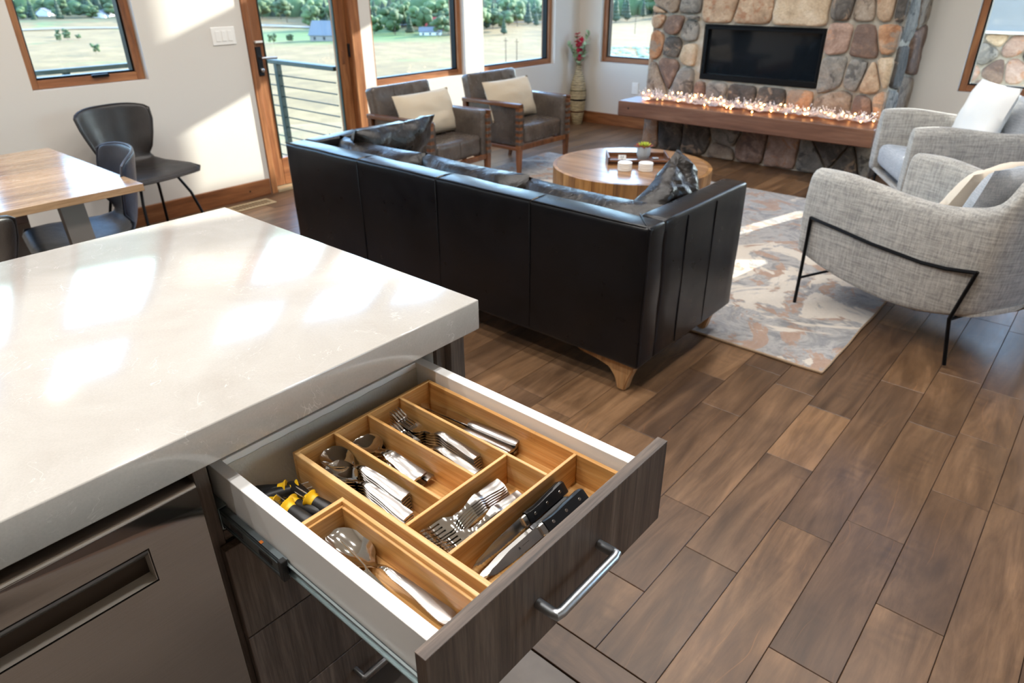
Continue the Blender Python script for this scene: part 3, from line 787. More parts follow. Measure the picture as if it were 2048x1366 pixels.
stones_region(scatter(FX0, FX1, 1.42, ZC, 40), FX0, FX1, 1.42, ZC - 0.01, front)
side = lambda y, z, dd: fp_inv @ Vector((FX1 - 0.03 + dd, y, z))
stones_region([(6.3, .2, 'dark'), (6.6, .25, 'brown'), (6.25, .55, 'grey'), (6.6, .6, 'taupe'), (6.3, .85, 'dark'), (6.65, .95, 'brown'), (6.3, 1.2, 'grey'), (6.6, 1.3, 'taupe'), (6.4, 1.6, 'dark')] + scatter(FY, YB, 1.8, ZC, 12), FY - 0.01, YB - 0.002, 0.0, ZC - 0.01, side)
sideL = lambda y, z, dd: fp_inv @ Vector((FX0 + 0.03 - dd, y, z))
stones_region(scatter(FY, YB, 0.05, ZC, 26), FY - 0.01, YB - 0.002, 0.0, ZC - 0.01, sideL)
# firebox insert
b = B()
x0, x1, z0, z1 = HX0 + 0.012, HX1 - 0.004, HZ0 + 0.004, HZ1 - 0.004
yf = FY - 0.02
b.box(x0, x1, yf, FY + 0.12, z1 - 0.035, z1 - 0.012, 0.003).box(x0, x1, yf, FY + 0.12, z0, z0 + 0.045, 0.003)
b.box(x0, x0 + 0.03, yf + 0.01, FY + 0.12, z0, z1, 0.003).box(x1 - 0.022, x1, yf + 0.01, FY + 0.12, z0, z1, 0.003)
b.box(x0, x1, yf + 0.012, FY + 0.12, z1 - 0.012, z1, 0.002)
ins = b.xf(fp_inv).build('insert_frame', MT['bmetal'], fp)
B().box(x0 + 0.03, x1 - 0.022, FY + 0.03, FY + 0.036, z0 + 0.045, z1 - 0.035).xf(fp_inv).build('firebox_glass', MT['fglass'], fp, smooth=False)
B().box(x0 + 0.001, x1 - 0.001, FY + 0.12, FY + 0.28, z0 + .001, z1 - .001).xf(fp_inv).build('firebox_back', MT['bmetal'], fp, smooth=False)

# mantel shelf (floating timber)
t = empty('mantel_shelf', 'long brown timber shelf running across the stone fireplace under the firebox', 'shelf', (-2.45, FY, 0.345))
B().box(-1.185, 1.06, -0.40, -0.066, 0, 0.135, 0.006).build('timber_beam', MT['mantel'], t)
B().lathe([(0.0, 0), (0.009, 0.0003), (0.005, 0.0008)], n=10).xf(T(-1.07, -0.4004, 0.075, 0, 0, PI / 2)).build('bolt_plug', MT['seam'], t)
B().box(-0.985, -0.90, -0.28, -0.25, -0.02, -0.001, 0.004).build('light_plug', MT['white'], t)

# lit garland on the shelf
gl = empty('lit_garland', 'silvery twig garland with warm glowing fairy lights along the timber shelf', 'garland', (-2.45, FY - 0.235, 0.4825))
rg = random.Random(9)
tw = B(); bd = B()
for strand in range(3):
    pts = []
    for i in range(70):
        x = -1.02 + i * (1.98 / 69)
        pts.append((x, 0.05 * math.sin(x * 7 + strand * 2) + rg.uniform(-0.02, 0.02) + 0.02, 0.014 + 0.012 * abs(math.sin(x * 9 + strand)) + rg.uniform(0, 0.012)))
    tw.tube(pts, 0.0055, 5)
    for p in pts:
        for _ in range(3):
            a = rg.uniform(0, 2 * PI); L = rg.uniform(0.03, 0.09); e = rg.uniform(0.1, 1.1)
            q = (p[0] + L * math.cos(a) * math.cos(e), min(0.15, p[1] + L * math.sin(a) * math.cos(e) * 0.9), max(0.006, p[2] + L * math.sin(e)))
            tw.tube([p, q], [0.003, 0.0014], 4)
            if rg.random() < 0.6: bd.lathe([(0.001, -0.006), (0.006, 0), (0.001, 0.006)], q, 6)
tw.build('twigs', MT['tinsel'], gl, kind='stuff'); bd.build('beads', MT['white'], gl, kind='stuff')
bme = B().lathe([(0.002, -0.007), (0.0065, -0.002), (0.0065, 0.003), (0.002, 0.008)], n=8).mesh('bulb'); bme.materials.append(MT['bulb'])
for i in range(84):
    x = -1.04 + i * 2.02 / 83 + rg.uniform(-0.02, 0.02)
    o = link('bulb', bme, gl); o.location = (x, rg.uniform(-0.09, 0.12), rg.uniform(0.012, 0.085)); o.rotation_euler = (rg.uniform(-1, 1), rg.uniform(-1, 1), 0)

# ------------------------------------------------------------------ rug
t = empty('area_rug', 'large abstract grey, cream and copper area rug under the sofa and coffee table', 'rug', (-2.39, 4.03, 0.0))
b = B(); nx, ny = 40, 30; x0, x1, y0, y1 = -1.72, 1.735, -1.265, 1.27
g_ = [[(x0 + (x1 - x0) * i / nx + 0.006 * noise.noise(Vector((i * .4, j * .4, 1))) , y0 + (y1 - y0) * j / ny + 0.006 * noise.noise(Vector((i * .4, j * .4, 7))), 0.0068) for j in range(ny + 1)] for i in range(nx + 1)]
b.sheet(g_, 0.012).build('rug_pile', MT['rug'], t)
E_ = [g_[i][0] for i in range(nx + 1)] + [g_[-1][j] for j in range(ny + 1)] + [g_[i][-1] for i in range(nx, -1, -1)] + [g_[0][j] for j in range(ny, -1, -1)]
B().tube([(p[0], p[1], 0.0066) for p in E_], 0.0062, 6).build('rug_binding', MT['rugedge'], t)
RZ = 0.0135

# ------------------------------------------------------------------ kitchen island
SX0, SX1, SY1, SZ0, SZ1 = -1.905, -0.895, 0.93, 0.848, 0.915
SY0 = -1.9
b = B().box(SX0, SX1, SY0, SY1, SZ0, SZ1, 0.0028, 2)
o = b.build('quartz_countertop', MT['quartz'], None, ang=80, label='thick pale quartz island countertop with fine white veins', category='countertop')
CX = -0.93    # carcass front
# gables, back and end of the drawer base
t = empty('drawer_base_cabinet', 'dark taupe wood grain island cabinet with drawers, right of the dishwasher', 'cabinet', (CX, 0.586, 0.0))
def loc(b, x=0.0, y=0.0, z=0.0): return b.xf(Matrix.Translation((-x, -y, -z)))
cx, cy = CX, 0.586
def part(b, name, mat, parent=t, x=None, y=None, z=0.0, **kk):
    return loc(b, cx if x is None else x, cy if y is None else y, z).build(name, MT[mat], parent, **kk)
part(B().box(-1.53, CX, 0.3145, 0.3375, 0.10, SZ0 - 0.001, 0.001), 'side_panel', 'lamZ')
part(B().box(-1.53, CX, 0.8365, 0.8595, 0.10, SZ0 - 0.001, 0.001), 'side_panel', 'lamZ')
part(B().box(-1.53, CX + 0.018, 0.8605, 0.899, 0.0, SZ0 - 0.001, 0.001), 'end_panel', 'lamZ')
part(B().box(-1.53, CX - 0.002, 0.3378, 0.8362, 0.10, 0.118, 0.0).box(-1.53, -1.515, 0.3378, 0.8362, 0.118, SZ0 - .002), 'carcass', 'mel')
part(B().box(-1.53, -0.99, 0.3145, 0.8595, 0.0, 0.0995), 'toe_kick', 'gmetal')
part(B().box(CX - 0.02, CX, 0.338, 0.836, 0.668, 0.688, 0.001), 'rail', 'lamY')
part(B().box(CX - 0.5, CX - 0.012, 0.8358, 0.8366, 0.69, 0.846), 'liner_panel', 'mel')
for (za, zb, nm) in ((0.456, 0.664, 0), (0.242, 0.453, 1), (0.105, 0.239, 2)):
    dr = part(B().box(CX + 0.0015, CX + 0.0205, 0.325, 0.858, za, zb, 0.0012), 'drawer_front', 'lamZ')
    zc = (za + zb) / 2
    if nm: part(B().tube([(CX + 0.0208, 0.522, zc), (CX + 0.05, 0.522, zc), (CX + 0.0505, 0.5225, zc), (CX + 0.0505, 0.66, zc), (CX + 0.05, 0.6605, zc), (CX + 0.0208, 0.6605, zc)], 0.006, 12), 'bar_handle', 'steel2', dr)
# open drawer
DFX = -0.421
dr = empty('open_drawer', 'open cutlery drawer with dark wood grain front and white sides', 'drawer', (DFX, 0.586, 0.69))
P = lambda b, nm, mt, par=dr, **kk: loc(b, DFX, 0.586, 0.69).build(nm, MT[mt], par, **kk)
fr_ = P(B().box(DFX + 0.0005, DFX + 0.0185, 0.316, 0.846, 0.676, 0.838, 0.0009), 'drawer_front', 'lamZ')
P(B().box(DFX + 0.0004, DFX + 0.0186, 0.3159, 0.8461, 0.8376, 0.8386, 0.0003), 'edge_band', 'lamY', fr_)
hz = 0.757
hdl = P(B().tube([(DFX + 0.0188, 0.514, hz), (DFX + 0.044, 0.514, hz), (DFX + 0.0505, 0.5155, hz), (DFX + 0.052, 0.522, hz), (DFX + 0.052, 0.649, hz), (DFX + 0.0505, 0.6555, hz), (DFX + 0.044, 0.657, hz), (DFX + 0.0188, 0.657, hz)], [0.0076, 0.0076, 0.0086, 0.0076, 0.0076, 0.0086, 0.0076, 0.0076], 16), 'bar_handle', 'steel2', fr_)
YL0, YL1, YR0, YR1 = 0.3545, 0.3745, 0.801, 0.8225
P(B().box(-0.972, DFX, YL0, YL1, 0.692, 0.80, 0.0008), 'drawer_side', 'mel'); P(B().box(-0.972, DFX, YR0, YR1, 0.692, 0.80, 0.0008), 'drawer_side', 'mel')
P(B().box(-0.972, -0.957, YL1 + 0.0002, YR0 - 0.0002, 0.70, 0.80, 0.0008), 'drawer_back', 'mel')
P(B().box(-0.957, DFX, YL1 + 0.0002, YR0 - 0.0002, 0.70, 0.712), 'drawer_bottom', 'mel')
# ribbed clear liner curling up the back
g_ = []
for i in range(14):
    a = i / 13
    x = -0.425 - a * 0.505 if i < 9 else None
    pass
prof = [(-0.4235, 0.7135), (-0.70, 0.7135), (-0.90, 0.7135), (-0.925, 0.7145), (-0.940, 0.719), (-0.949, 0.728), (-0.9535, 0.742), (-0.955, 0.765), (-0.9555, 0.788)]
P(B().sheet([[(x, YL1 + 0.001 + (YR0 - YL1 - 0.002) * j / 24, z + (0.0008 * math.sin(j * 1.9) if x < -0.93 else 0)) for j in range(25)] for (x, z) in prof], 0.001), 'drawer_liner', 'liner')
# slides
def slide(y0, y1, sgn):
    a = B().box(-1.45, -0.9305, y0 + 0.0002, y0 + 0.0022, 0.690, 0.736).box(-1.45, -0.9305, y0, y1 - 0.001, 0.734, 0.736).box(-1.45, -0.9305, y0, y1 - 0.001, 0.690, 0.692)
    if sgn < 0: a = B().box(-1.45, -0.9305, y1 - 0.0022, y1 - 0.0002, 0.690, 0.736).box(-1.45, -0.9305, y0 + 0.001, y1, 0.734, 0.736).box(-1.45, -0.9305, y0 + 0.001, y1, 0.690, 0.692)
    s1 = loc(a, cx, cy, 0).build('slide_channel', MT['zinc'], t, smooth=False)
    ym = (y0 + y1) / 2
    b = B()
    yo = y0 + 0.003 if sgn > 0 else y1 - 0.006
    b.box(-1.2, -0.752, yo, yo + 0.003, 0.694, 0.732, 0.0008)
    yy0, yy1 = (yo, y1 - 0.002) if sgn > 0 else (y0 + 0.002, yo + 0.003)
    b.box(-1.2, -0.752, yy0, yy1, 0.7295, 0.732, 0.0006).box(-1.2, -0.752, yy0, yy1, 0.694, 0.6965, 0.0006)
    yr0 = yo - 0.0012 if sgn > 0 else yo + 0.003
    b.box(-1.2, -0.752, yr0, yr0 + 0.0012, 0.7225, 0.7265, 0.0004).box(-1.2, -0.752, yr0, yr0 + 0.0012, 0.6995, 0.7035, 0.0004)
    s2 = P(b, 'slide_member', 'zincd')
    c = B(); yi = y1 - 0.0028 if sgn > 0 else y0 + 0.0008
    c.box(-0.955, DFX - 0.002, yi, yi + 0.002, 0.703, 0.723, 0.0006)
    c.box(-0.955, DFX - 0.002, yi - (0.0035 if sgn > 0 else 0), yi + (0.002 if sgn > 0 else 0.0055), 0.7215, 0.723, 0.0005).box(-0.955, DFX - 0.002, yi - (0.0035 if sgn > 0 else 0), yi + (0.002 if sgn > 0 else 0.0055), 0.703, 0.7045, 0.0005)
    P(c, 'slide_runner', 'zinc')
    if sgn > 0:
        bl = B()
        for x in (-0.885, -0.80): bl.box(x - 0.018, x + 0.018, yo - 0.0006, yo, 0.708, 0.718, 0.0002)
        P(bl, 'slide_slots', 'seam', s2, smooth=False)
        P(B().box(-0.762, -0.751, yo - 0.0015, y1 - 0.004, 0.6935, 0.7325, 0.001), 'end_stop', 'blk', s2)
        P(B().box(-0.817, -0.810, yo + 0.002, yo + 0.007, 0.7321, 0.7326, 0.0), 'crumb', 'orangecrumb', s2) if 'orangecrumb' in MT else None
slide(0.3378, YL0, 1); slide(YR1, 0.8362, -1)

# dishwasher
dw = empty('dishwasher', 'brushed stainless dishwasher with pocket handle under the countertop', 'dishwasher', (CX, 0.01, 0.0))
DWX = -0.9185
Q = lambda b, nm, mt, par=dw, **kk: loc(b, CX, 0.01, 0).build(nm, MT[mt], par, **kk)
ya, yb = -0.285, 0.3115
pocket = (-0.20, 0.222, 0.679, 0.743)
# door face with pocket hole
def door_face():
    b = B()
    rz = 0.8125; r0 = 0.010
    cells = [(ya, yb, 0.12, pocket[2]), (ya, pocket[0], pocket[2], pocket[3]), (pocket[1], yb, pocket[2], pocket[3])]
    for (p, q, z0_, z1_) in cells: b.box(-0.945, DWX, p, q, z0_, z1_)
    b.box(-0.945, DWX, ya, yb, pocket[3], rz - r0)
    # rounded top
    pr_ = [(DWX, rz - r0)] + [(DWX - r0 + r0 * math.cos(a), rz - r0 + r0 * math.sin(a)) for a in (0.3, 0.6, 0.9, 1.2, 1.57)] + [(-0.945, rz), (-0.945, rz - r0)]
    n = len(pr_); vs = [(x, ya, z) for x, z in pr_] + [(x, yb, z) for x, z in pr_]
    b.raw(vs, [[i, (i + 1) % n, n + (i + 1) % n, n + i] for i in range(n)] + [list(range(n))[::-1], [n + i for i in range(n)]])
    bmesh.ops.remove_doubles(b.bm, verts=b.bm.verts, dist=1e-5)
    return b
dface = Q(door_face(), 'door_panel', 'steel', ang=25)
b = B().box(-0.985, -0.983, pocket[0] + .001, pocket[1] - .001, pocket[2] - 0.01, pocket[3])
b.box(-0.984, -0.9205, pocket[0] + 0.0012, pocket[1] - .0012, pocket[2] - 0.002, pocket[2] + 0.0006)
b.box(-0.984, -0.9205, pocket[0] + .0002, pocket[0] + .0012, pocket[2], pocket[3]).box(-0.984, -0.9205, pocket[1] - .0012, pocket[1] - .0002, pocket[2], pocket[3])
Q(b, 'handle_pocket', 'taupm', dface, smooth=False) if 'taupm' in MT else Q(b, 'handle_pocket', 'steel2', dface, smooth=False)
g_ = [[(DWX - 0.001 - 0.022 * (i / 6) ** 1.6, pocket[0] + 0.001 + (pocket[1] - pocket[0] - 0.002) * j, pocket[3] - 0.001 - 0.026 * (i / 6)) for j in (0, 1)] for i in range(7)]
Q(B().sheet(g_, 0.002), 'handle_lip', 'steel2', dface)
Q(B().box(DWX - 0.001, DWX + 0.0003, pocket[0] - 0.0012, pocket[1] + 0.0012, pocket[2] - 0.0012, pocket[2]).box(DWX - 0.001, DWX + 0.0003, pocket[0] - 0.0012, pocket[1] + 0.0012, pocket[3], pocket[3] + 0.0012).box(DWX - 0.001, DWX + 0.0003, pocket[1], pocket[1] + 0.0012, pocket[2], pocket[3]), 'pocket_gasket', 'seam', dface, smooth=False)
Q(B().box(-0.984, -0.9455, ya, yb - 0.001, 0.12, 0.8115, 0.001), 'control_strip', 'dwctl' if 'dwctl' in MT else 'gmetal')
Q(B().box(-1.50, -0.985, ya, yb - 0.002, 0.03, 0.835), 'tub', 'gmetal', smooth=False)
Q(B().box(-1.5, -0.97, ya, yb, 0.0, 0.115), 'toe_panel', 'gmetal', smooth=False)
for (yy, s_) in ((0.158, 'START/RESUME'), (-0.0, 'NORMAL'), (0.268, 'RINSE ONLY'), (0.215, 'CANCEL')):
    text('control_label', s_, 0.007, MT['seam'], dw, Matrix.Translation((-0.957 - CX, yy - 0.01, 0.8118)) @ Matrix.Rotation(PI / 2, 4, 'Z'))
# rest of the island beyond the dishwasher
t2 = empty('island_base', 'dark taupe wood grain island base left of the dishwasher', 'cabinet', (CX, -1.08, 0))
R_ = lambda b, nm, mt: loc(b, CX, -1.08, 0).build(nm, MT[mt], t2)
R_(B().box(-1.53, CX, SY0 + 0.03, -0.288, 0.1, SZ0 - 0.001), 'carcass', 'lamZ'); R_(B().box(-1.5, CX - 0.05, SY0 + 0.05, -0.30, 0.0, 0.0995), 'toe_kick', 'gmetal')
for i in range(3):
    R_(B().box(CX + 0.0005, CX + 0.019, SY0 + 0.035 + i * 0.52, SY0 + 0.55 + i * 0.52, 0.105, SZ0 - 0.012, 0.001), 'cabinet_door', 'lamZ')

# ------------------------------------------------------------------ bamboo organiser
OZ0, OZ1 = 0.7145, 0.7795
org = empty('cutlery_organizer', 'bamboo cutlery organizer with compartments filling the right side of the drawer', 'organizer', (-0.67, 0.63, OZ0))
def O(x0, x1, y0, y1, z0=OZ0, z1=OZ1, ax='X', nm='divider', par=org):
    c = Vector((-0.67, 0.63, OZ0)) if par == org else Vector((-0.60, 0.42, OZ0))
    b = B().box(x0, x1, y0, y1, z0, z1, 0.0007); b.xf(Matrix.Translation(-c)); return b.build(nm, MT['bam' + ax], par)
OX0, OX1, OY0, OY1 = -0.914, -0.4245, 0.4755, 0.7945
O(OX0 + .001, OX1 - .001, OY0 + .001, OY1 - .001, OZ0, OZ0 + 0.005, 'X', 'base_panel')
O(OX0, OX0 + 0.008, OY0, OY1, ax='Y', nm='end_wall'); O(OX0 + .008, OX1, OY0, OY0 + 0.009, nm='side_wall'); O(OX0 + .008, OX1, OY1 - 0.008, OY1, nm='side_wall')
CW1, CW2 = -0.633, -0.543
for y in (0.555, 0.631): O(OX0 + .008, CW1, y, y + 0.006)
O(OX0 + .008, CW2, 0.709, 0.715)
O(CW1, CW1 + 0.006, OY0 + .009, 0.709, ax='Y', nm='cross_divider'); O(CW2, CW2 + 0.006, OY0 + .009, OY1 - .008, ax='Y', nm='cross_divider')
wg = empty('organizer_side_tray', 'narrow bamboo tray holding serving utensils against the left drawer side', 'tray', (-0.60, 0.42, OZ0))
WX0, WX1, WY0, WY1 = -0.757, -0.4245, 0.3765, 0.4625
O(WX0 + .001, WX1 - .001, WY0 + .001, WY1 - .001, OZ0, OZ0 + 0.005, 'X', 'base_panel', wg)
O(WX0, WX0 + 0.008, WY0, WY1, OZ0, 0.777, 'Y', 'end_wall', wg); O(WX0 + .008, WX1, WY1 - 0.007, WY1, OZ0, 0.777, 'X', 'side_wall', wg); O(WX0 + .008, WX1, WY0, WY0 + 0.006, OZ0, 0.752, 'X', 'side_wall', wg)
O(WX0 + .008, WX0 + 0.013, WY0 + .006, WY1 - 0.007, OZ0 + .005, 0.770, 'Y', 'ledge', wg); O(WX0 + .013, WX1, WY1 - 0.012, WY1 - 0.007, OZ0 + .005, 0.770, 'X', 'ledge', wg)

# ------------------------------------------------------------------ cutlery meshes (length along +x from head tip at x=0, z up)
def lerp(a, b, t): return a + (b - a) * t
def interp(tab, s):
    for (s0, v0), (s1, v1) in zip(tab, tab[1:]):
        if s <= s1:
            t = (s - s0) / (s1 - s0) if s1 > s0 else 0; t = t * t * (3 - 2 * t); return v0 + (v1 - v0) * t
    return tab[-1][1]
def spoon_mesh(name, L, bl, bw, hw, depth, rise=0.010, endw=None, round_end=False):
    endw = endw or hw
    N = 34; g = []
    for i in range(N + 1):
        s = i / N * L if i > 12 else (bl * (1 - math.cos(i / 12 * PI / 2)) * 0.55 if False else i / N * L)
        if s <= bl:
            u = s / bl
            w = bw / 2 * math.sqrt(max(0.0, 1 - abs(2 * (u ** 0.88) - 1) ** 2.2)); w = max(w, 0.0012 if u < 0.5 else 0.0035)
        else:
            w = interp([(bl, 0.0036), (bl + 0.018, 0.0034), (L * 0.62, hw * 0.36), (L * 0.97, endw / 2), (L, endw / 2)], s)
            if round_end and s > L - endw / 2: w = max(0.0015, math.sqrt(max(0, (endw / 2) ** 2 - (s - (L - endw / 2)) ** 2)))
        zc = interp([(0, 0.003), (bl * 0.5, 0.002), (bl, 0.007), (bl + 0.03, 0.007 + rise), (L * 0.6, 0.006 + rise * 0.8), (L, 0.003)], s)
        row = []
        for j in range(9):
            v = -1 + j / 4
            dz = 0
            if s < bl: dz = -depth * (1 - v * v) * math.sin(PI * min(1, max(0, s / bl))) ** 0.6
            else: dz = 0.0009 * (1 - v * v)
            row.append((s, v * w, zc + dz + depth * 0.55 * (1 if s < bl else 0) * math.sin(PI * min(1, s / bl)) ** 0.6))
        g.append(row)
    me = B().sheet(g, lambda i, j: 0.0011 if g[i][0][0] < bl else interp([(bl, 0.002), (L * .7, 0.0030), (L, 0.0046)], g[i][0][0])).mesh(name, ang=50)
    me.materials.append(MT['cut']); me.materials.append(MT['cuts'])
    for p in me.polygons:
        if p.center.x > bl + 0.035: p.material_index = 1
    return me
def fork_mesh(name, L, tl, hd, w, hw, nt=4):
    """tines tl long, head hd long, width w"""
    b = B()
    def zc(s): return interp([(0, 0.016), (tl * 0.6, 0.004), (hd * 0.85, 0.0), (hd + 0.012, 0.004), (hd + 0.045, 0.015), (L * 0.7, 0.010), (L, 0.002)], s)
    tw = w / (nt * 1.75 - 0.75)
    for k_ in range(nt):
        yc = -w / 2 + tw / 2 + k_ * tw * 1.75
        g = []
        for i in range(9):
            s = tl * i / 8; ww = interp([(0, 0.0006), (tl * .15, tw * .38), (tl, tw * 0.5)], s)
            cy_ = yc * interp([(0, 0.93), (tl, 1.0)], s)
            g.append([(s, cy_ + v * ww, zc(s)) for v in (-1, 1)])
        b.sheet(g, 0.0018)
    g = []
    N = 26
    for i in range(N + 1):
        s = tl - 0.002 + (L - tl + 0.002) * i / N
        ww = interp([(tl - 0.002, w / 2), (tl + (hd - tl) * 0.35, w / 2), (hd, 0.0045), (hd + 0.02, 0.0034), (L * 0.62, hw * 0.36), (L * 0.97, hw / 2), (L, hw / 2)], s)
        g.append([(s, v * ww, zc(s) + (0.0008 * (1 - v * v) if s > hd else -0.001 * (1 - v * v))) for v in (-1, -.5, 0, .5, 1)])
    b.sheet(g, lambda i, j: 0.0019 if i < 8 else 0.0026 + 0.0020 * (i - 8) / 18)
    me = b.mesh(name, ang=50); me.materials.append(MT['cut']); me.materials.append(MT['cuts'])
    for p in me.polygons:
        if p.center.x > hd + 0.03: p.material_index = 1
    return me
CUTG = {}
def cut(name, label, cat, me, tip, end, z, roll=0.0, pitch=0.0, group=None, parts=()):
    """place: head tip at tip (x,y), handle towards end (x,y)"""
    o = link(name, me); o['label'] = label; o['category'] = cat
    if group: o['group'] = group
    a = math.atan2(end[1] - tip[1], end[0] - tip[0])
    o.location = (tip[0], tip[1], z); o.rotation_euler = (Matrix.Rotation(a, 3, 'Z') @ Matrix.Rotation(pitch, 3, 'Y') @ Matrix.Rotation(roll, 3, 'X')).to_euler()
    for (pn, pm) in parts: link(pn, pm, o)
    return o
FZ = OZ0 + 0.0052
ordn = ['topmost', 'second from the top', 'third from the top', 'fourth from the top', 'fifth from the top', 'sixth from the top', 'bottom']
dsp = spoon_mesh('dinner_spoon', 0.205, 0.075, 0.045, 0.020, 0.011)
for i in range(6):
    cut('dinner_spoon', 'large dinner spoon %s in the left compartment pile beside the divider' % ordn[i], 'spoon', dsp, (-0.9045 + 0.0008 * i, 0.5305), (-0.70, 0.5425), FZ + 0.0330 - 0.0058 * i, 0.16, group='dinner spoons in the pile by the divider')
for i in range(5):
    cut('dinner_spoon', 'large dinner spoon %s in the left compartment pile beside the outer wall' % ordn[i], 'spoon', dsp, (-0.866 + 0.0008 * i, 0.5115), (-0.66, 0.5145), FZ + 0.0330 - 0.0058 * i, 0.12, group='dinner spoons in the pile by the outer wall')
tsp = spoon_mesh('teaspoon', 0.172, 0.060, 0.047, 0.018, 0.010)
for i, (a, e, z, ro, lb) in enumerate([((-0.897, 0.596), (-0.730, 0.588), 0.026, 0.10, 'rounded teaspoon on top of the second compartment, bowl overlapping another'),
        ((-0.904, 0.606), (-0.733, 0.609), 0.0185, 0.12, 'rounded teaspoon lying directly under the topmost teaspoon'),
        ((-0.895, 0.600), (-0.722, 0.619), 0.010, 0.0, 'lower teaspoon with its handle nearest the right hand divider'),
        ((-0.900, 0.588), (-0.73, 0.602), 0.001, -0.1, 'lowest teaspoon with its bowl edge showing by the left divider')]):
    cut('teaspoon', lb, 'spoon', tsp, a, e, FZ + z, ro, group='teaspoons in the second compartment')
dfk = fork_mesh('dinner_fork', 0.212, 0.052, 0.080, 0.026, 0.019)
for i in range(6):
    cut('dinner_fork', 'long dinner fork %s in the pile beside the long divider' % ordn[i], 'fork', dfk, (-0.896 + 0.001 * i, 0.686 - 0.0010 * i), (-0.690, 0.694), FZ + 0.0320 - 0.0053 * i, 0.0, group='dinner forks in the right pile')
for i in range(5):
    cut('dinner_fork', 'long dinner fork %s in the pile beside the teaspoon divider' % ordn[i], 'fork', dfk, (-0.872 + 0.001 * i, 0.657), (-0.665, 0.668), FZ + 0.0255 - 0.0053 * i, -0.05, group='dinner forks in the left pile')
# table knives
def tknife(name):
    b = B()
    L, bl = 0.236, 0.125; g = []
    for i in range(15):
        s = bl * i / 14
        wt = interp([(0, 0.001), (0.012, 0.0105), (0.06, 0.0135), (0.11, 0.0115), (bl, 0.007)], s)
        wb = interp([(0, 0.001), (0.006, 0.0075), (bl, 0.008)], s)
        g.append([(s, -wb, 0.004), (s, 0, 0.004), (s, wt, 0.004)])
    b.sheet(g, lambda i, j: 0.0016 if j != 2 else 0.0007)
    me = b.mesh(name); me.materials.append(MT['blade' if False else 'cut']); 
    b = B(); g = []
    for i in range(13):
        s = bl - 0.002 + (L - bl + 0.002) * i / 12; w = interp([(bl - .002, 0.0075), (bl + 0.01, 0.0088), (L - 0.01, 0.0110), (L, 0.0095)], s)
        g.append([(s, v * w, 0.004) for v in (-1, -.6, 0, .6, 1)])
    b.sheet(g, lambda i, j: (0.0092 if i not in (0, 12) else 0.006) * (1 if 0 < j < 4 else 0.6))
    hm = b.mesh(name + '_handle'); hm.materials.append(MT['cuts'])
    return me, hm
km, khm = tknife('table_knife')
for i, (a, e, z, ro, lb) in enumerate([((-0.899, 0.757), (-0.667, 0.7835), 0.022, 0.0, 'topmost table knife along the right wall of the narrow compartment'),
        ((-0.901, 0.757), (-0.665, 0.776), 0.013, 0.2, 'table knife lying second under the topmost one by the right wall'),
        ((-0.900, 0.752), (-0.668, 0.780), 0.0045, 0.1, 'lowest table knife against the right wall of the narrow compartment'),
        ((-0.898, 0.746), (-0.676, 0.762), 0.016, -0.2, 'table knife on top with its handle in the middle of the compartment'),
        ((-0.900, 0.740), (-0.686, 0.748), 0.012, 0.5, 'table knife leaning on edge against the long divider'),
        ((-0.902, 0.738), (-0.677, 0.755), 0.003, 0.0, 'table knife at the bottom below the middle handle')]):
    cut('table_knife', lb, 'knife', km, a, e, FZ + z, ro, group='table knives in the narrow compartment', parts=(('handle', khm),))
# salad forks lying across
sfk = fork_mesh('salad_fork', 0.178, 0.042, 0.070, 0.026, 0.018)
for i in range(6):
    cut('salad_fork', 'salad fork %s in the cross compartment, rear pile' % ordn[i], 'fork', sfk, (-0.610 + 0.0024 * i, 0.497 + 0.0015 * i), (-0.612 + 0.001 * i, 0.69), FZ + 0.0275 - 0.0046 * i, 0.30, group='salad forks in the rear pile')
for i in range(4):
    cut('salad_fork', 'salad fork %s in the cross compartment, front pile' % ordn[i], 'fork', sfk, (-0.578 + 0.0015 * i, 0.504 + 0.003 * i), (-0.574, 0.69), FZ + 0.0185 - 0.0046 * i, 0.25, group='salad forks in the front pile')
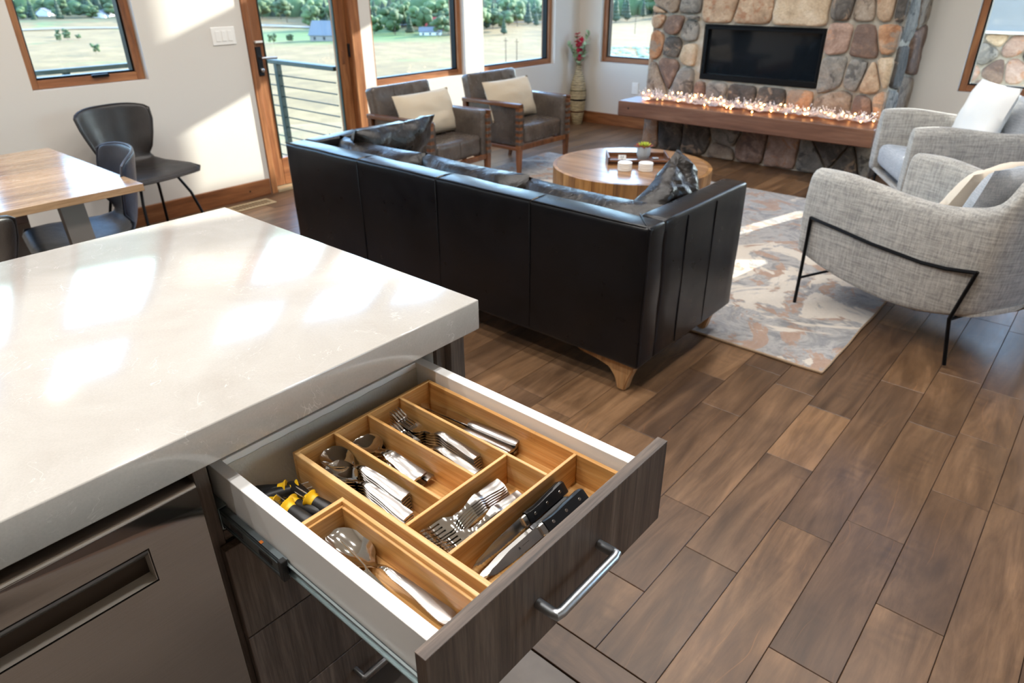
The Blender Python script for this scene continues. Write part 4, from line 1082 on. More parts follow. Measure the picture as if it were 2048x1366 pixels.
# steak knives
def steak():
    b = B(); bl, L = 0.118, 0.220; g = []
    for i in range(40):
        s = bl * i / 39
        sp = interp([(0, 0.0), (0.02, 0.0045), (0.06, 0.0085), (bl, 0.0095)], s)
        ed = -interp([(0, 0.0005), (0.02, 0.006), (0.06, 0.0085), (bl, 0.0085)], s) + (0.0009 if (i % 2 and i < 26) else 0)
        g.append([(s, ed, 0), (s, (ed + sp) / 2, 0), (s, sp, 0)])
    b.sheet(g, lambda i, j: 0.0006 if j == 0 else 0.0018); bm_ = b.mesh('steak_knife'); bm_.materials.append(MT['blade'])
    b = B().box(bl - 0.004, bl + 0.008, -0.0085, 0.0095, -0.0055, 0.0055, 0.002); bo = b.mesh('bolster'); bo.materials.append(MT['blade'])
    b = B(); g = []
    for i in range(15):
        s = bl + 0.008 + (L - bl - 0.008) * i / 14
        a = interp([(bl, 0.0115), (bl + 0.03, 0.0100), (L - 0.03, 0.0120), (L - 0.006, 0.013), (L, 0.010)], s); c = -interp([(bl, 0.0105), (bl + 0.03, 0.0110), (L - 0.02, 0.0120), (L, 0.0125)], s)
        g.append([(s, lerp(c, a, v), 0) for v in (0, .12, .35, .65, .88, 1)])
    b.sheet(g, lambda i, j: 0.0165 * (0.5 if j in (0, 5) else 1) * (0.7 if i in (0, 14) else 1)); hm = b.mesh('handle'); hm.materials.append(MT['khandle'])
    b = B(); b.sheet([[(bl + 0.008 + (L - bl - 0.0085) * i / 8, interp([(0, -0.0106), (.25, -0.0112), (0.8, -0.0122), (1, -0.0127)], i / 8) + v * 0.0, -0.0009 + v * 0.0018) for v in (0, 1)] for i in range(9)], 0.0012)
    b.sheet([[(bl + 0.008 + (L - bl - 0.0085) * i / 8, interp([(0, 0.0117), (.3, 0.0103), (0.7, 0.0122), (.93, 0.0132), (1, 0.0103)], i / 8), -0.0009 + v * 0.0018) for v in (0, 1)] for i in range(9)], 0.0012)
    tm = b.mesh('tang'); tm.materials.append(MT['cut'])
    b = B()
    for s in (bl + 0.022, bl + 0.052, bl + 0.084): b.lathe([(0.0026, -0.0087), (0.0029, -0.0083), (0.0029, 0.0083), (0.0026, 0.0087)], (s, 0, 0), 10)
    rv = b.mesh('rivet'); rv.materials.append(MT['cuts'])
    return bm_, (('bolster', bo), ('handle', hm), ('tang', tm), ('rivets', rv))
sk, skp = steak()
kn = []
for (tip, end, z, ro, pt, lb) in [((-0.5245, 0.512), (-0.523, 0.73), 0.0200, 0.95, -0.06, 'steak knife with black handle leaning on the front cross divider'),
        ((-0.509, 0.504), (-0.500, 0.745), 0.0125, 0.25, -0.03, 'middle steak knife lying flat with its rivets facing up'),
        ((-0.489, 0.505), (-0.476, 0.73), 0.0300, 0.75, -0.08, 'steak knife with pale tang line lying on top, nearest the drawer front'),
        ((-0.466, 0.515), (-0.450, 0.74), 0.013, 0.5, -0.02, 'lowest steak knife half hidden under the front edge of the drawer')]:
    kn.append(cut('steak_knife', lb, 'knife', sk, tip, end, FZ + z, ro, pt, group='steak knives in the front compartment', parts=skp))
em = B().box(-0.0012, 0.0012, -0.0016, 0.0016, 0, 0.0001).box(-0.0018, -0.0012, -0.0022, -0.001, 0, 0.0001).box(0.0012, 0.0018, -0.0022, -0.001, 0, 0.0001).build('blade_emblem', MT['seam'], kn[2], smooth=False)
em.location = (0.070, 0.0015, 0.00105)
for i in range(6):
    q = B().box(-0.0008, 0.0008, -0.0004, 0.0004, 0, 0.0001).build('blade_marking', MT['seam'], kn[2], smooth=False); q.location = (0.077 + 0.0024 * i, 0.0015, 0.00105)
# serving spoon and two pronged fork
bsp = spoon_mesh('serving_spoon', 0.264, 0.104, 0.064, 0.021, 0.016, 0.012, 0.026, True)
cut('serving_spoon', 'big polished serving spoon lying in the narrow side tray', 'spoon', bsp, (-0.7485, 0.4165), (-0.492, 0.4355), FZ + 0.013, 0.0, 0.035)
b = B()
for s_ in (-1, 1): b.tube([(0, 0.0085 * s_, 0.004), (0.03, 0.0085 * s_, 0.0035), (0.062, 0.0075 * s_, 0.003), (0.078, 0.003 * s_, 0.003)], [0.0009, 0.0019, 0.0021, 0.0024], 8)
b.sheet([[(0.070 + 0.13 * i / 12, v * interp([(0, 0.007), (0.15, 0.0055), (0.4, 0.0035), (1, 0.0085)], i / 12), 0.003 + 0.003 * math.sin(PI * i / 12)) for v in (-1, 0, 1)] for i in range(13)], 0.0022)
me = b.mesh('serving_fork'); me.materials.append(MT['cut'])
cut('serving_fork', 'two pronged serving fork lying partly on the serving spoon bowl', 'fork', me, (-0.700, 0.4035), (-0.50, 0.3945), FZ + 0.036, 0.0, 0.11)

# corn holders
def corn():
    t = B(); prof = [(0.0006, -0.060), (0.006, -0.058), (0.0095, -0.050), (0.0108, -0.038), (0.0102, -0.022), (0.0088, -0.008), (0.0086, 0.0)]
    bm_ = t.lathe(prof, n=18).xf(Matrix.Rotation(PI / 2, 4, 'Y')).mesh('corn_holder'); bm_.materials.append(MT['blk'])
    c = B().lathe([(0.0089, -0.004), (0.0094, 0.0), (0.0098, 0.004), (0.0128, 0.0075), (0.0133, 0.0085), (0.0128, 0.0095), (0.004, 0.0098)], n=22).xf(Matrix.Rotation(PI / 2, 4, 'Y')).mesh('collar'); c.materials.append(MT['yel'])
    p = B()
    for s_ in (-1, 1): p.tube([(0.009, 0.0045 * s_, 0), (0.034, 0.0045 * s_, 0), (0.038, 0.0045 * s_, 0)], [0.0009, 0.0009, 0.0003], 8)
    p = p.mesh('prongs'); p.materials.append(MT['cut'])
    return bm_, (('collar', c), ('prongs', p))
ch, chp = corn()
for i, (c, to, z, tilt, lb) in enumerate([
    ((-0.899, 0.435), (-0.868, 0.472), 0.0155, -0.05, 'corn holder lying at the back with yellow disc facing the organizer'),
    ((-0.884, 0.449), (-0.868, 0.49), 0.0145, 0.0, 'corn holder mostly hidden behind the rearmost one, yellow disc showing'),
    ((-0.842, 0.452), (-0.80, 0.452), 0.0145, 0.0, 'corn holder lying along the organizer wall with black grip to the rear'),
    ((-0.822, 0.448), (-0.86, 0.438), 0.026, -0.28, 'corn holder on top beside the organizer wall, prongs pointing up and back'),
    ((-0.838, 0.414), (-0.885, 0.408), 0.022, -0.22, 'corn holder nearest the left drawer side, prongs pointing back'),
    ((-0.850, 0.431), (-0.887, 0.4205), 0.0135, 0.0, 'corn holder lying in the middle between the two front ones'),
    ((-0.882, 0.405), (-0.86, 0.418), 0.0145, 0.0, 'corn holder against the left drawer side with small yellow disc showing')]):
    o = cut('corn_holder', lb, 'corn holder', ch, c, to, OZ0 + z + 0.0022, 0.6 * i, tilt, group='black and yellow corn holders in the drawer', parts=chp); o.scale = (1.0, 1.16, 1.16)

# ------------------------------------------------------------------ sofa
sf = empty('leather_sofa', 'long black leather sofa with slouchy cushions, its back to the kitchen', 'sofa', (-2.29, 2.5, 0))
def SF(b, nm, mt, par=sf, **kk): return loc(b, -2.29, 2.5, 0).build(nm, MT[mt], par, **kk)
ax0, ax1, ay0, ay1, az0, az1 = -3.425, -1.150, 2.075, 2.895, 0.135, 0.715
def soft_box(x0, x1, y0, y1, z0, z1, bev=0.018, sub=6, amp=0.004, sd_=0, tap=0.0):
    t = bmesh.new(); bmesh.ops.create_cube(t, size=1.0)
    for v in t.verts: v.co = Vector(((x0 + x1) / 2 + v.co.x * (x1 - x0), (y0 + y1) / 2 + v.co.y * (y1 - y0), (z0 + z1) / 2 + v.co.z * (z1 - z0)))
    bmesh.ops.bevel(t, geom=t.edges[:], offset=bev, segments=3, affect='EDGES', profile=0.5)
    big = [e for e in t.edges if e.calc_length() > 0.12]
    bmesh.ops.subdivide_edges(t, edges=big, cuts=sub, use_grid_fill=True)
    for v in t.verts:
        n_ = noise.noise_vector(v.co * 5 + Vector((sd_, sd_, 0))); v.co += n_ * amp
    b = B(); b.bm.free(); b.bm = t; return b
xs = [ax0, -2.80, -2.245, -1.70, ax1 - 0.002]
# back in four panels joined by seams
SF(soft_box(ax0 + 0.002, ax1 - 0.002, ay0, ay0 + 0.125, az0, az1, 0.016, 24, 0.005, 2), 'back_panel', 'sofa')
for x in xs[1:-1]:
    SF(B().tube([(x, ay0 - 0.0005, az0 + 0.02), (x, ay0 - 0.001, az1 - 0.015), (x, ay0 + 0.008, az1 + 0.0005), (x, ay0 + 0.06, az1 + 0.002), (x, ay0 + 0.12, az1 - 0.002)], 0.0028, 6), 'seam', 'sofa')
    SF(B().tube([(x + 0.004, ay0 + 0.001, az1 - 0.006), (x + 0.004, ay0 + 0.012, az1 + 0.001), (x + 0.004, ay0 + 0.05, az1 + 0.002)], 0.0008, 5), 'stitching', 'thread')
yl = [ay0 + 0.126, 2.36, 2.585, ay1]
for side_, (xa, xb) in enumerate(((ax0, ax0 + 0.115), (ax1 - 0.115, ax1))):
    SF(soft_box(xa, xb, ay0 + 0.118, ay1, az0 + 0.001, az1 + 0.002, 0.016, 10, 0.004, 7 * side_), 'arm_panel', 'sofa')
    for y in (2.36, 2.60):
        xo = xb + 0.001 if side_ else xa - 0.001
        SF(B().tube([(xo, y, az0 + 0.02), (xo, y, az1 - 0.02), (xo - (0.02 if side_ else -0.02), y, az1 + 0.002)], 0.0028, 6), 'seam', 'sofa')
for (x, y) in ((ax1 - 0.001, ay0 + 0.002),):
    SF(B().tube([(x, y, az0 + 0.02), (x + 0.0008, y - 0.0008, az1 - 0.004), (x - 0.03, y + 0.02, az1 + 0.0015), (x - 0.115, y + 0.122, az1 + 0.001)], 0.0026, 6), 'corner_piping', 'sofa')
SF(B().tube([(ax0 + 0.005, ay0 + 0.004, az1 - 0.001), (ax1 - 0.02, ay0 + 0.004, az1 - 0.001)], 0.003, 6), 'back_piping', 'sofa')
SF(B().box(ax0 + 0.06, ax1 - 0.06, ay0 + 0.06, ay1 - 0.02, 0.125, 0.24, 0.01), 'base_frame', 'sofa')
for i in range(3):
    a = ax0 + 0.12 + i * (ax1 - ax0 - 0.24) / 3; c = a + (ax1 - ax0 - 0.24) / 3 - 0.004
    SF(soft_box(a, c, ay0 + 0.14, ay1 - 0.01, 0.245, 0.425, 0.04, 6, 0.006, 20 + i), 'seat_cushion', 'sofa')
    pc = pillow_grid(c - a + 0.03, 0.42, 0.20, 16, 0.035, 3 + i * 5.1)
    pc.xf(T((a + c) / 2, ay0 + 0.235, 0.510 + (0.008, 0.010, 0.0)[i], 0, 0, 1.30)); SF(pc, 'back_cushion', 'sofac', ang=70)
# legs: carved wooden brackets
def bracket(sx, sy):
    b = B(); g = []
    prof = [(0.30, 0.125, 0.012), (0.27, 0.118, 0.018), (0.20, 0.108, 0.028), (0.13, 0.092, 0.042), (0.085, 0.065, 0.052)]
    b.raw([], [])
    # bracket arm along x plus tapering foot
    pts = [(0.005, 0.14), (0.28, 0.14), (0.29, 0.128), (0.26, 0.112), (0.17, 0.10), (0.115, 0.085), (0.085, 0.05), (0.07, 0.0), (0.035, 0.0), (0.02, 0.06), (0.0, 0.11)]
    t = bmesh.new(); v0 = [t.verts.new((sx * p[0], 0, p[1])) for p in pts]; f0 = t.faces.new(v0)
    r2 = bmesh.ops.extrude_face_region(t, geom=[f0])
    for e in r2['geom']:
        if isinstance(e, bmesh.types.BMVert): e.co.y += sy * 0.045
    bmesh.ops.recalc_face_normals(t, faces=t.faces)
    bmesh.ops.bevel(t, geom=t.edges[:], offset=0.005, segments=2, affect='EDGES')
    b.add(t); return b
for (x, y, sx, sy, zb) in ((ax1 - 0.035, ay0 + 0.03, -1, 1, 0), (ax0 + 0.035, ay0 + 0.03, 1, 1, 0), (ax1 - 0.035, ay1 - 0.05, -1, -1, RZ), (ax0 + 0.035, ay1 - 0.05, 1, -1, RZ)):
    lg = SF(bracket(sx, sy).xf(T(x, y, zb)), 'leg', 'oak')
    SF(B().lathe([(0.012, 0), (0.012, 0.004)], (x + sx * 0.052, y + sy * 0.022, zb), 10), 'foot_pad', 'blk', lg)
# two loose leather pillows on the sofa
for nm, lb, mx, w_, h_, sd_ in (('leather_pillow', 'crumpled black leather pillow leaning on the far left arm of the sofa', T(-3.225, 2.62, 0.570, 0.05, -1.12), 0.46, 0.62, 3.3),
                     ('leather_pillow', 'sunlit crumpled leather pillow leaning on the right arm of the sofa', T(-1.335, 2.62, 0.59, -0.10, 1.22) @ T(0, 0, 0, 0.42), 0.42, 0.44, 9.1)):
    o = pillow_grid(w_, h_, 0.17, 18, 0.04, sd_).build(nm, MT['sofac'], None, ang=70, label=lb, category='pillow'); o.matrix_world = mx

# ------------------------------------------------------------------ coffee table
CT = (-2.42, 4.03, RZ); CR, CH = 0.525, 0.372
t = empty('coffee_table', 'round drum coffee table of vertical wood staves on the rug', 'table', CT)
ns = 34
a0 = 0
ra = random.Random(4); cuts_ = [0.0]
while cuts_[-1] < 2 * PI - 0.12: cuts_.append(cuts_[-1] + ra.uniform(0.13, 0.30))
cuts_[-1] = 2 * PI
for a, c in zip(cuts_, cuts_[1:]):
    m_ = max(2, int((c - a) / 0.06)); vs = []; fs = []
    e = 0.0012 / CR
    for i in range(m_ + 1):
        an = a + e + (c - a - 2 * e) * i / m_
        for (rr_, z) in ((CR, 0), (CR, CH - 0.0005), (CR - 0.025, CH - 0.0005), (CR - 0.025, 0)): vs.append((rr_ * math.cos(an), rr_ * math.sin(an), z))
    for i in range(m_):
        for q in range(4): fs.append([i * 4 + q, (i + 1) * 4 + q, (i + 1) * 4 + (q + 1) % 4, i * 4 + (q + 1) % 4])
    fs += [[0, 1, 2, 3], [m_ * 4 + 3, m_ * 4 + 2, m_ * 4 + 1, m_ * 4]]
    B().raw(vs, fs).build('stave', MT['stave'], t, ang=40)
bw = 2 * (CR - 0.026) / 7
for i in range(7):
    y0 = -(CR - 0.026) + i * bw; y1 = y0 + bw
    def hx(y): return math.sqrt(max(0.0004, (CR - 0.0262) ** 2 - y * y))
    up = [(hx(y0 + (y1 - y0) * j / 6), y0 + 0.0004 + (y1 - y0 - 0.0008) * j / 6) for j in range(7)]
    poly = up + [(-x, y) for x, y in up[::-1]]
    B().prism(poly, CH - 0.025, CH).build('top_board', MT['ctop'], t, smooth=False)
TZ = RZ + CH + 0.0005
# tray with things on it
ty = empty('wooden_tray', 'rectangular dark wood serving tray on the coffee table', 'tray', (-2.44, 4.13, TZ), 0.66)
b = B().box(-0.20, 0.20, -0.115, 0.115, 0, 0.008, 0.001); b.build('tray_base', MT['tray'], ty)
B().box(-0.205, -0.193, -0.115, 0.115, 0, 0.05, 0.002).box(0.193, 0.205, -0.115, 0.115, 0, 0.05, 0.002).build('end_wall', MT['tray'], ty)
B().box(-0.193, 0.193, -0.12, -0.109, 0, 0.035, 0.002).box(-0.193, 0.193, 0.109, 0.12, 0, 0.035, 0.002).build('side_wall', MT['tray'], ty)
B().box(-0.204, 0.204, -0.1215, -0.1195, 0.012, 0.020, 0.0003).build('black_band', MT['bmetal'], ty)
def onray(x, y, dz): return (x, y, TZ + dz)
pt = empty('potted_succulent', 'small succulent in a ribbed grey pot standing in the tray', 'plant', (-2.425, 4.185, TZ + 0.0085))
b = B(); g_ = []
for i in range(10):
    z = 0.085 * i / 9; rr_ = interp([(0, 0.032), (0.03, 0.043), (0.06, 0.044), (0.085, 0.038)], z)
    g_.append([((rr_ * (1 + 0.03 * math.cos(j * 2 * PI / 4))) * math.cos(j * 2 * PI / 48), (rr_ * (1 + 0.03 * math.cos(j * 2 * PI / 4))) * math.sin(j * 2 * PI / 48), z) for j in range(49)])
b.sheet(g_, 0.003).lathe([(0.03, 0.002), (0.03, 0.006)], n=16).build('pot', MT['pot'], pt)
B().lathe([(0.036, 0.07), (0.034, 0.078)], n=16).build('soil', MT['bark'], pt)
MT['succ'] = leafm('succulent_leaf', '9DB83A', 'C8C243'); MT['succr'] = leafm('red_succulent_leaf', '8E3B2E', 'B0603A')
for i in range(34):
    a = i * 2.4; rr_ = 0.006 + 0.0009 * i; e = 1.2 - i * 0.030
    lf = B().sheet([[(0.034 * s * 1.0, v * 0.008 * math.sin(PI * (0.12 + 0.86 * s)), 0.004 * s * s) for v in (-1, 0, 1)] for s in (0, .25, .5, .75, 1)], 0.003)
    lf.xf(T(rr_ * math.cos(a), rr_ * math.sin(a), 0.080, a, -e)).build('leaf', MT['succ' if i < 20 else 'succr'], pt)
for (x, y, lb, n_) in ((-2.372, 3.868, 'left stack of round white coasters in front of the tray', 4), (-2.262, 3.945, 'right stack of round white coasters in front of the tray', 4)):
    c = empty('coaster_stack', lb, 'coasters', (x, y, TZ))
    for i in range(n_): B().lathe([(0.044, 0), (0.0465, 0.002), (0.0465, 0.010), (0.044, 0.0125)], (0.001 * (i % 2), 0, i * 0.0132), 28).build('coaster', MT['ceramic'], c)
# little sign, papers, lighter in tray
sg = empty('small_sign', 'tiny white card with dark print standing in the tray', 'sign', (-2.49, 4.02, TZ + 0.0085), 0.55)
B().box(-0.026, 0.026, -0.004, 0.004, 0, 0.044, 0.001).xf(Matrix.Rotation(-0.25, 4, 'X')).build('card', MT['white'], sg)
for r_, s_ in enumerate(('AA', 'III')): text('card_print', s_, 0.02, MT['seam'], sg, Matrix.Rotation(-0.25, 4, 'X') @ Matrix.Translation((0, -0.0043, 0.031 - 0.017 * r_)) @ Matrix.Rotation(PI / 2, 4, 'X'))
o = B().box(-0.055, 0.055, -0.03, 0.03, 0, 0.004, 0.001).build('paper_stack', MT['white'], None, label='folded white papers lying in the left half of the tray', category='paper'); o.location = (-2.475, 4.075, TZ + 0.009); o.rotation_euler = (0, 0, 0.5)
o = B().box(-0.02, 0.02, -0.012, 0.012, 0, 0.012, 0.003).build('small_box', MT['steel2'], None, label='small silver box lying in the tray right of the succulent pot', category='box'); o.location = (-2.352, 4.225, TZ + 0.009); o.rotation_euler = (0, 0, 0.8)

# ------------------------------------------------------------------ brown leather armchairs
def armchair(label, loc_, rz):
    t = empty('leather_armchair', label, 'armchair', loc_, rz, 'brown leather armchairs by the windows')
    w2 = 0.335; D = 0.62      # front at x=0, back towards -x, y = width
    seat_x = -0.02
    soft_box(-D + 0.06, seat_x, -w2 + 0.088, w2 - 0.088, 0.275, 0.425, 0.03, 6, 0.004, 3).build('seat', MT['brl'], t)
    B().tube([(seat_x - 0.012, -w2 + 0.07, 0.405), (seat_x - 0.012, w2 - 0.07, 0.405)], 0.004, 6).build('seat_piping', MT['brl'], t)
    B().tube([(seat_x + 0.001, 0, 0.285), (seat_x + 0.002, 0, 0.405), (seat_x - 0.15, 0, 0.428)], 0.002, 5).build('seat_seam', MT['brl'], t)
    bk = soft_box(-0.05, 0.05, -w2 + 0.03, w2 - 0.03, 0.0, 0.42, 0.025, 6, 0.004, 8); bk.xf(T(-D + 0.07, 0, 0.37, 0, -0.22)); bk.build('backrest', MT['brl'], t)
    for yy in (-0.10, 0.10): B().tube([(0.052, yy, 0.02), (0.052, yy, 0.40), (0.0, yy, 0.423)], 0.002, 5).xf(T(-D + 0.07, 0, 0.37, 0, -0.22)).build('back_seam', MT['brl'], t)
    for s_ in (-1, 1):
        y0, y1 = sorted((s_ * (w2 - 0.085), s_ * (w2 - 0.012)))
        soft_box(-D + 0.03, -0.02, y0, y1, 0.26, 0.605 if s_ > 0 else 0.592, 0.018, 5, 0.002, 5).build('arm_panel', MT['brl'], t)
        y0, y1 = sorted((s_ * (w2 - (0.012 if s_ > 0 else 0.045)), s_ * (w2 + 0.012)))
        B().box(-D - 0.02, 0.0, y0, y1, 0.572, 0.604, 0.006, 2).build('arm_rail', MT['walnut'], t)
        yc = s_ * (w2 - 0.016)
        post = B().box(-0.045, -0.001, yc - 0.022, yc + 0.022, 0.245, 0.575, 0.004).build('front_post', MT['walnutZ'], t)
        for i in range(6):
            z = 0.280 + i * 0.048
            B().box(-0.0475, 0.0015, yc - 0.0245, yc + 0.0245, z, z + 0.025, 0.002).build('leather_lacing', MT['brl'], post)
        ft = B(); v = []
        for (z, hs) in ((0.25, 0.0205), (0.12, 0.017), (0.0, 0.011)):
            v += [(-0.024 + a * hs, yc + b_ * hs, z) for a, b_ in ((-1, -1), (1, -1), (1, 1), (-1, 1))]
        ft.raw(v, [[0, 1, 2, 3], [11, 10, 9, 8]] + [[k_ * 4 + i, k_ * 4 + (i + 1) % 4, k_ * 4 + 4 + (i + 1) % 4, k_ * 4 + 4 + i] for k_ in (0, 1) for i in range(4)]).build('leg', MT['walnutZ'], t)
        ft = B(); v = []
        for (z, hs, dx) in ((0.60, 0.018, 0.0), (0.25, 0.019, 0.0), (0.0, 0.012, -0.06)):
            v += [(-D + 0.0 + dx + a * hs, yc + b_ * hs, z) for a, b_ in ((-1, -1), (1, -1), (1, 1), (-1, 1))]
        ft.raw(v, [[0, 1, 2, 3], [11, 10, 9, 8]] + [[k_ * 4 + i, k_ * 4 + (i + 1) % 4, k_ * 4 + 4 + (i + 1) % 4, k_ * 4 + 4 + i] for k_ in (0, 1) for i in range(4)]).build('leg', MT['walnutZ'], t)
        y0, y1 = sorted((s_ * (w2 - 0.03), s_ * (w2 + 0.002)))
        B().box(-D, -0.04, y0, y1, 0.235, 0.262, 0.003).build('side_rail', MT['walnut'], t)
    B().box(-0.042, -0.012, -w2 + 0.035, w2 - 0.035, 0.235, 0.272, 0.003).build('front_rail', MT['alderY'] if False else MT['walnutZ'], t)
    B().box(-D - 0.01, -D + 0.015, -w2 + 0.035, w2 - 0.035, 0.235, 0.272, 0.003).build('back_rail', MT['walnutZ'], t)
    return t
A1 = armchair('brown leather armchair nearest the glazed door, behind the sofa arm', (-3.69, 3.71, 0.0), 0.06)
A2 = armchair('brown leather armchair nearest the corner vase', (-3.68, 4.70, 0.0), 0.0)
for ch in list(A1.children) + list(A2.children): pass
for lb, mx, sd_ in (('cream herringbone cushion on the leather armchair nearest the door', T(-4.045, 3.70, 0.585, 0.06, 0.0) @ T(0, 0, 0, 0, 1.22), 2.0), ('cream herringbone cushion on the leather armchair nearest the vase', T(-4.035, 4.66, 0.585, 0.02, 0.0) @ T(0, 0, 0, 0.0, 1.22), 6.0)):
    o = pillow_grid(0.33, 0.60, 0.15, 16, 0.012, sd_).build('cushion', MT['herr'], None, ang=70, label=lb, category='cushion'); o.matrix_world = mx

# ------------------------------------------------------------------ grey tweed lounge chairs
def lounge(label, loc_, rz, mir=1):
    """origin: floor middle between the front legs, +x = backwards, y = width"""
    t = empty('lounge_chair', label, 'armchair', loc_, rz, 'grey tweed lounge chairs')
    FW, BW, D = 0.395, 0.30, 0.76
    # plan path of outer shell (right side, back, left side)
    path = [(-0.07, -FW + 0.01), (0.12, -FW + 0.005), (0.35, -FW + 0.035), (0.55, -BW - 0.045), (0.70, -BW - 0.012), (0.755, -BW + 0.01), (0.80, -BW + 0.07), (0.825, -0.12), (0.83, 0.0)]
    path = path + [(x, -y) for x, y in path[:-1][::-1]]
    n = len(path)
    def top(i):
        x, y = path[i]
        if abs(y) < BW - 0.04: return 0.835
        return interp([(-0.07, 0.668), (0.0, 0.70), (0.2, 0.682), (0.43, 0.640), (0.56, 0.636), (0.70, 0.66), (0.745, 0.68), (0.80, 0.82), (0.83, 0.835)], x)
    def bot(i):
        x, y = path[i]
        return interp([(-0.07, 0.255), (0.1, 0.208), (0.28, 0.172), (0.48, 0.163), (0.62, 0.178), (0.75, 0.215), (0.83, 0.235)], x)
    # outward normals in plan
    nr = []
    for i in range(n):
        a = Vector(path[max(i - 1, 0)]); b_ = Vector(path[min(i + 1, n - 1)]); d_ = (b_ - a).normalized(); nr.append(Vector((d_.y, -d_.x)))
    th = 0.085
    sec = []
    vs = []; m_ = 0
    for i in range(n):
        x, y = path[i]; zt, zb = top(i), bot(i); nx_, ny_ = nr[i]
        lean = 0.07 if x > 0.7 else 0.0
        ring = []
        def pp(o, z):
            k_ = (z - zb) / (zt - zb)
            bulge = 0.012 * math.sin(PI * min(1, max(0, k_)))
            ex = lean * k_
            return (x + nx_ * (bulge if o == 0 else 0) - nx_ * o + ex * 0.6, y + ny_ * (bulge if o == 0 else 0) - ny_ * o, z)
        for z in [zb + 0.01] + [zb + (zt - zb) * q for q in (0.12, 0.3, 0.5, 0.7, 0.88)]: ring.append(pp(0, z))
        ring += [pp(0.004, zt - 0.022), pp(0.022, zt - 0.002), pp(th / 2, zt + 0.004), pp(th - 0.02, zt - 0.002), pp(th - 0.004, zt - 0.022)]
        for q in (0.85, 0.6, 0.35, 0.1): ring.append(pp(th, zb + (zt - zb) * q))
        ring += [pp(th - 0.012, zb), pp(0.012, zb)]
        m_ = len(ring); vs += ring
    fs = []
    for i in range(n - 1):
        for j in range(m_): fs.append([i * m_ + j, i * m_ + (j + 1) % m_, (i + 1) * m_ + (j + 1) % m_, (i + 1) * m_ + j])
    fs += [list(range(m_))[::-1], [(n - 1) * m_ + j for j in range(m_)]]
    b = B().raw(vs, fs)
    endf = [f_ for f_ in b.bm.faces if len(f_.verts) > 4]
    r_ = bmesh.ops.inset_individual(b.bm, faces=endf, thickness=0.016, depth=0.012)
    sh = subsurf(b.build('shell', MT['tweed'], t, ang=80), 2)
    g_ = []
    # underside
    low = []
    for i in range(n // 2 + 1):
        x, y = path[i]; z = bot(i) + 0.012
        low.append([(x + 0.015, (y + 0.03) * (1 - 2 * j / 8), z) for j in range(9)])
    B().sheet(low, 0.02).build('underside', MT['tweed'], t)
    st_ = soft_box(-0.055, 0.62, -0.300, 0.300, 0.30, 0.45, 0.045, 7, 0.004, 4)
    for v in st_.bm.verts:
        k_ = max(0, v.co.x / 0.62); v.co.y *= 1 - 0.22 * k_; v.co.z -= 0.05 * k_
    st_.build('seat_cushion', MT['seatf'], t, ang=60)
    bc = pillow_grid(0.44, 0.52, 0.17, 12, 0.008, 1.3); bc.xf(T(0.62, 0, 0.60, 0, 0, 0) @ T(0, 0, 0, 0, -1.28)); bc.build('back_cushion', MT['seatf'], t, ang=70)
    # metal side frames
    for s_ in (-1, 1):
        yf, yb_ = s_ * (FW + 0.006), s_ * (BW - 0.045 + 0.03)
        def yy(x): return s_ * (lerp(FW + 0.012, BW + 0.02, max(0, x) / D))
        bar = [(-0.004, yy(0), 0.447), (0.16, yy(0.10) , 0.434), (0.33, yy(0.33) + s_ * 0.012, 0.417), (0.56, yy(0.56) + s_ * 0.010, 0.404), (0.66, yy(0.66) + s_ * 0.006, 0.409), (0.775, yy(0.76), 0.428)]
        B().tube(bar, 0.0085, 8).build('side_bar', MT['bmetal'], t)
        B().tube([(-0.004, yy(0), 0.452), (0.0, yy(0), 0.2), (0.0, yy(0) , 0.0)], 0.0085, 8).build('leg', MT['bmetal'], t)
        B().tube([(0.775, yy(0.76), 0.434), (0.728, yy(0.72), 0.205), (0.765, yy(0.76), 0.0)], 0.0085, 8).build('leg', MT['bmetal'], t)
    B().tube([(0.0, -FW - 0.01, 0.136), (0.0, FW + 0.01, 0.136)], 0.007, 8).build('front_stretcher', MT['bmetal'], t)
    B().tube([(0.728, -BW - 0.02, 0.202), (0.728, BW + 0.02, 0.202)], 0.007, 8).build('rear_stretcher', MT['bmetal'], t)
    return t
# near chair : faces (-.906,.422); legs at (-1.008,3.387) and (-.255,3.208)
ang1 = math.atan2(-0.405, 0.914)
def lplace(px, py, ang, half=0.407):
    # front near leg at (px,py): local (0,-half)
    return (px - (0 * math.cos(ang) + half * math.sin(ang)), py + half * math.cos(ang))
lx, ly = lplace(-1.008, 3.387, ang1)
L1 = lounge('grey tweed lounge chair with black metal legs, nearest the camera', (lx, ly, RZ), ang1)
ang2 = math.atan2(0.49, 0.87)
L2 = lounge('grey tweed lounge chair behind the nearer one, beside the fireplace', (-1.075, 5.22, 0.0), ang2)
for lb, mt, cxy, z, a, tl, w_, h_, sd_ in (('cream cotton cushion on the nearest grey lounge chair', 'cream', (0.47, 0.02), 0.60, ang1, -1.12, 0.40, 0.48, 4.0), ('white cotton cushion on the lounge chair beside the fireplace', 'whitec', (0.43, 0.02), 0.66, ang2, -1.30, 0.48, 0.48, 8.0)):
    base = L1 if mt == 'cream' else L2
    o = pillow_grid(w_, h_, 0.15, 16, 0.012, sd_).build('cushion', MT[mt], None, ang=70, label=lb, category='cushion')
    o.matrix_world = Matrix.Translation(base.location) @ Matrix.Rotation(a, 4, 'Z') @ T(cxy[0], cxy[1], z - base.location.z) @ T(0, 0, 0, 0.10, tl)

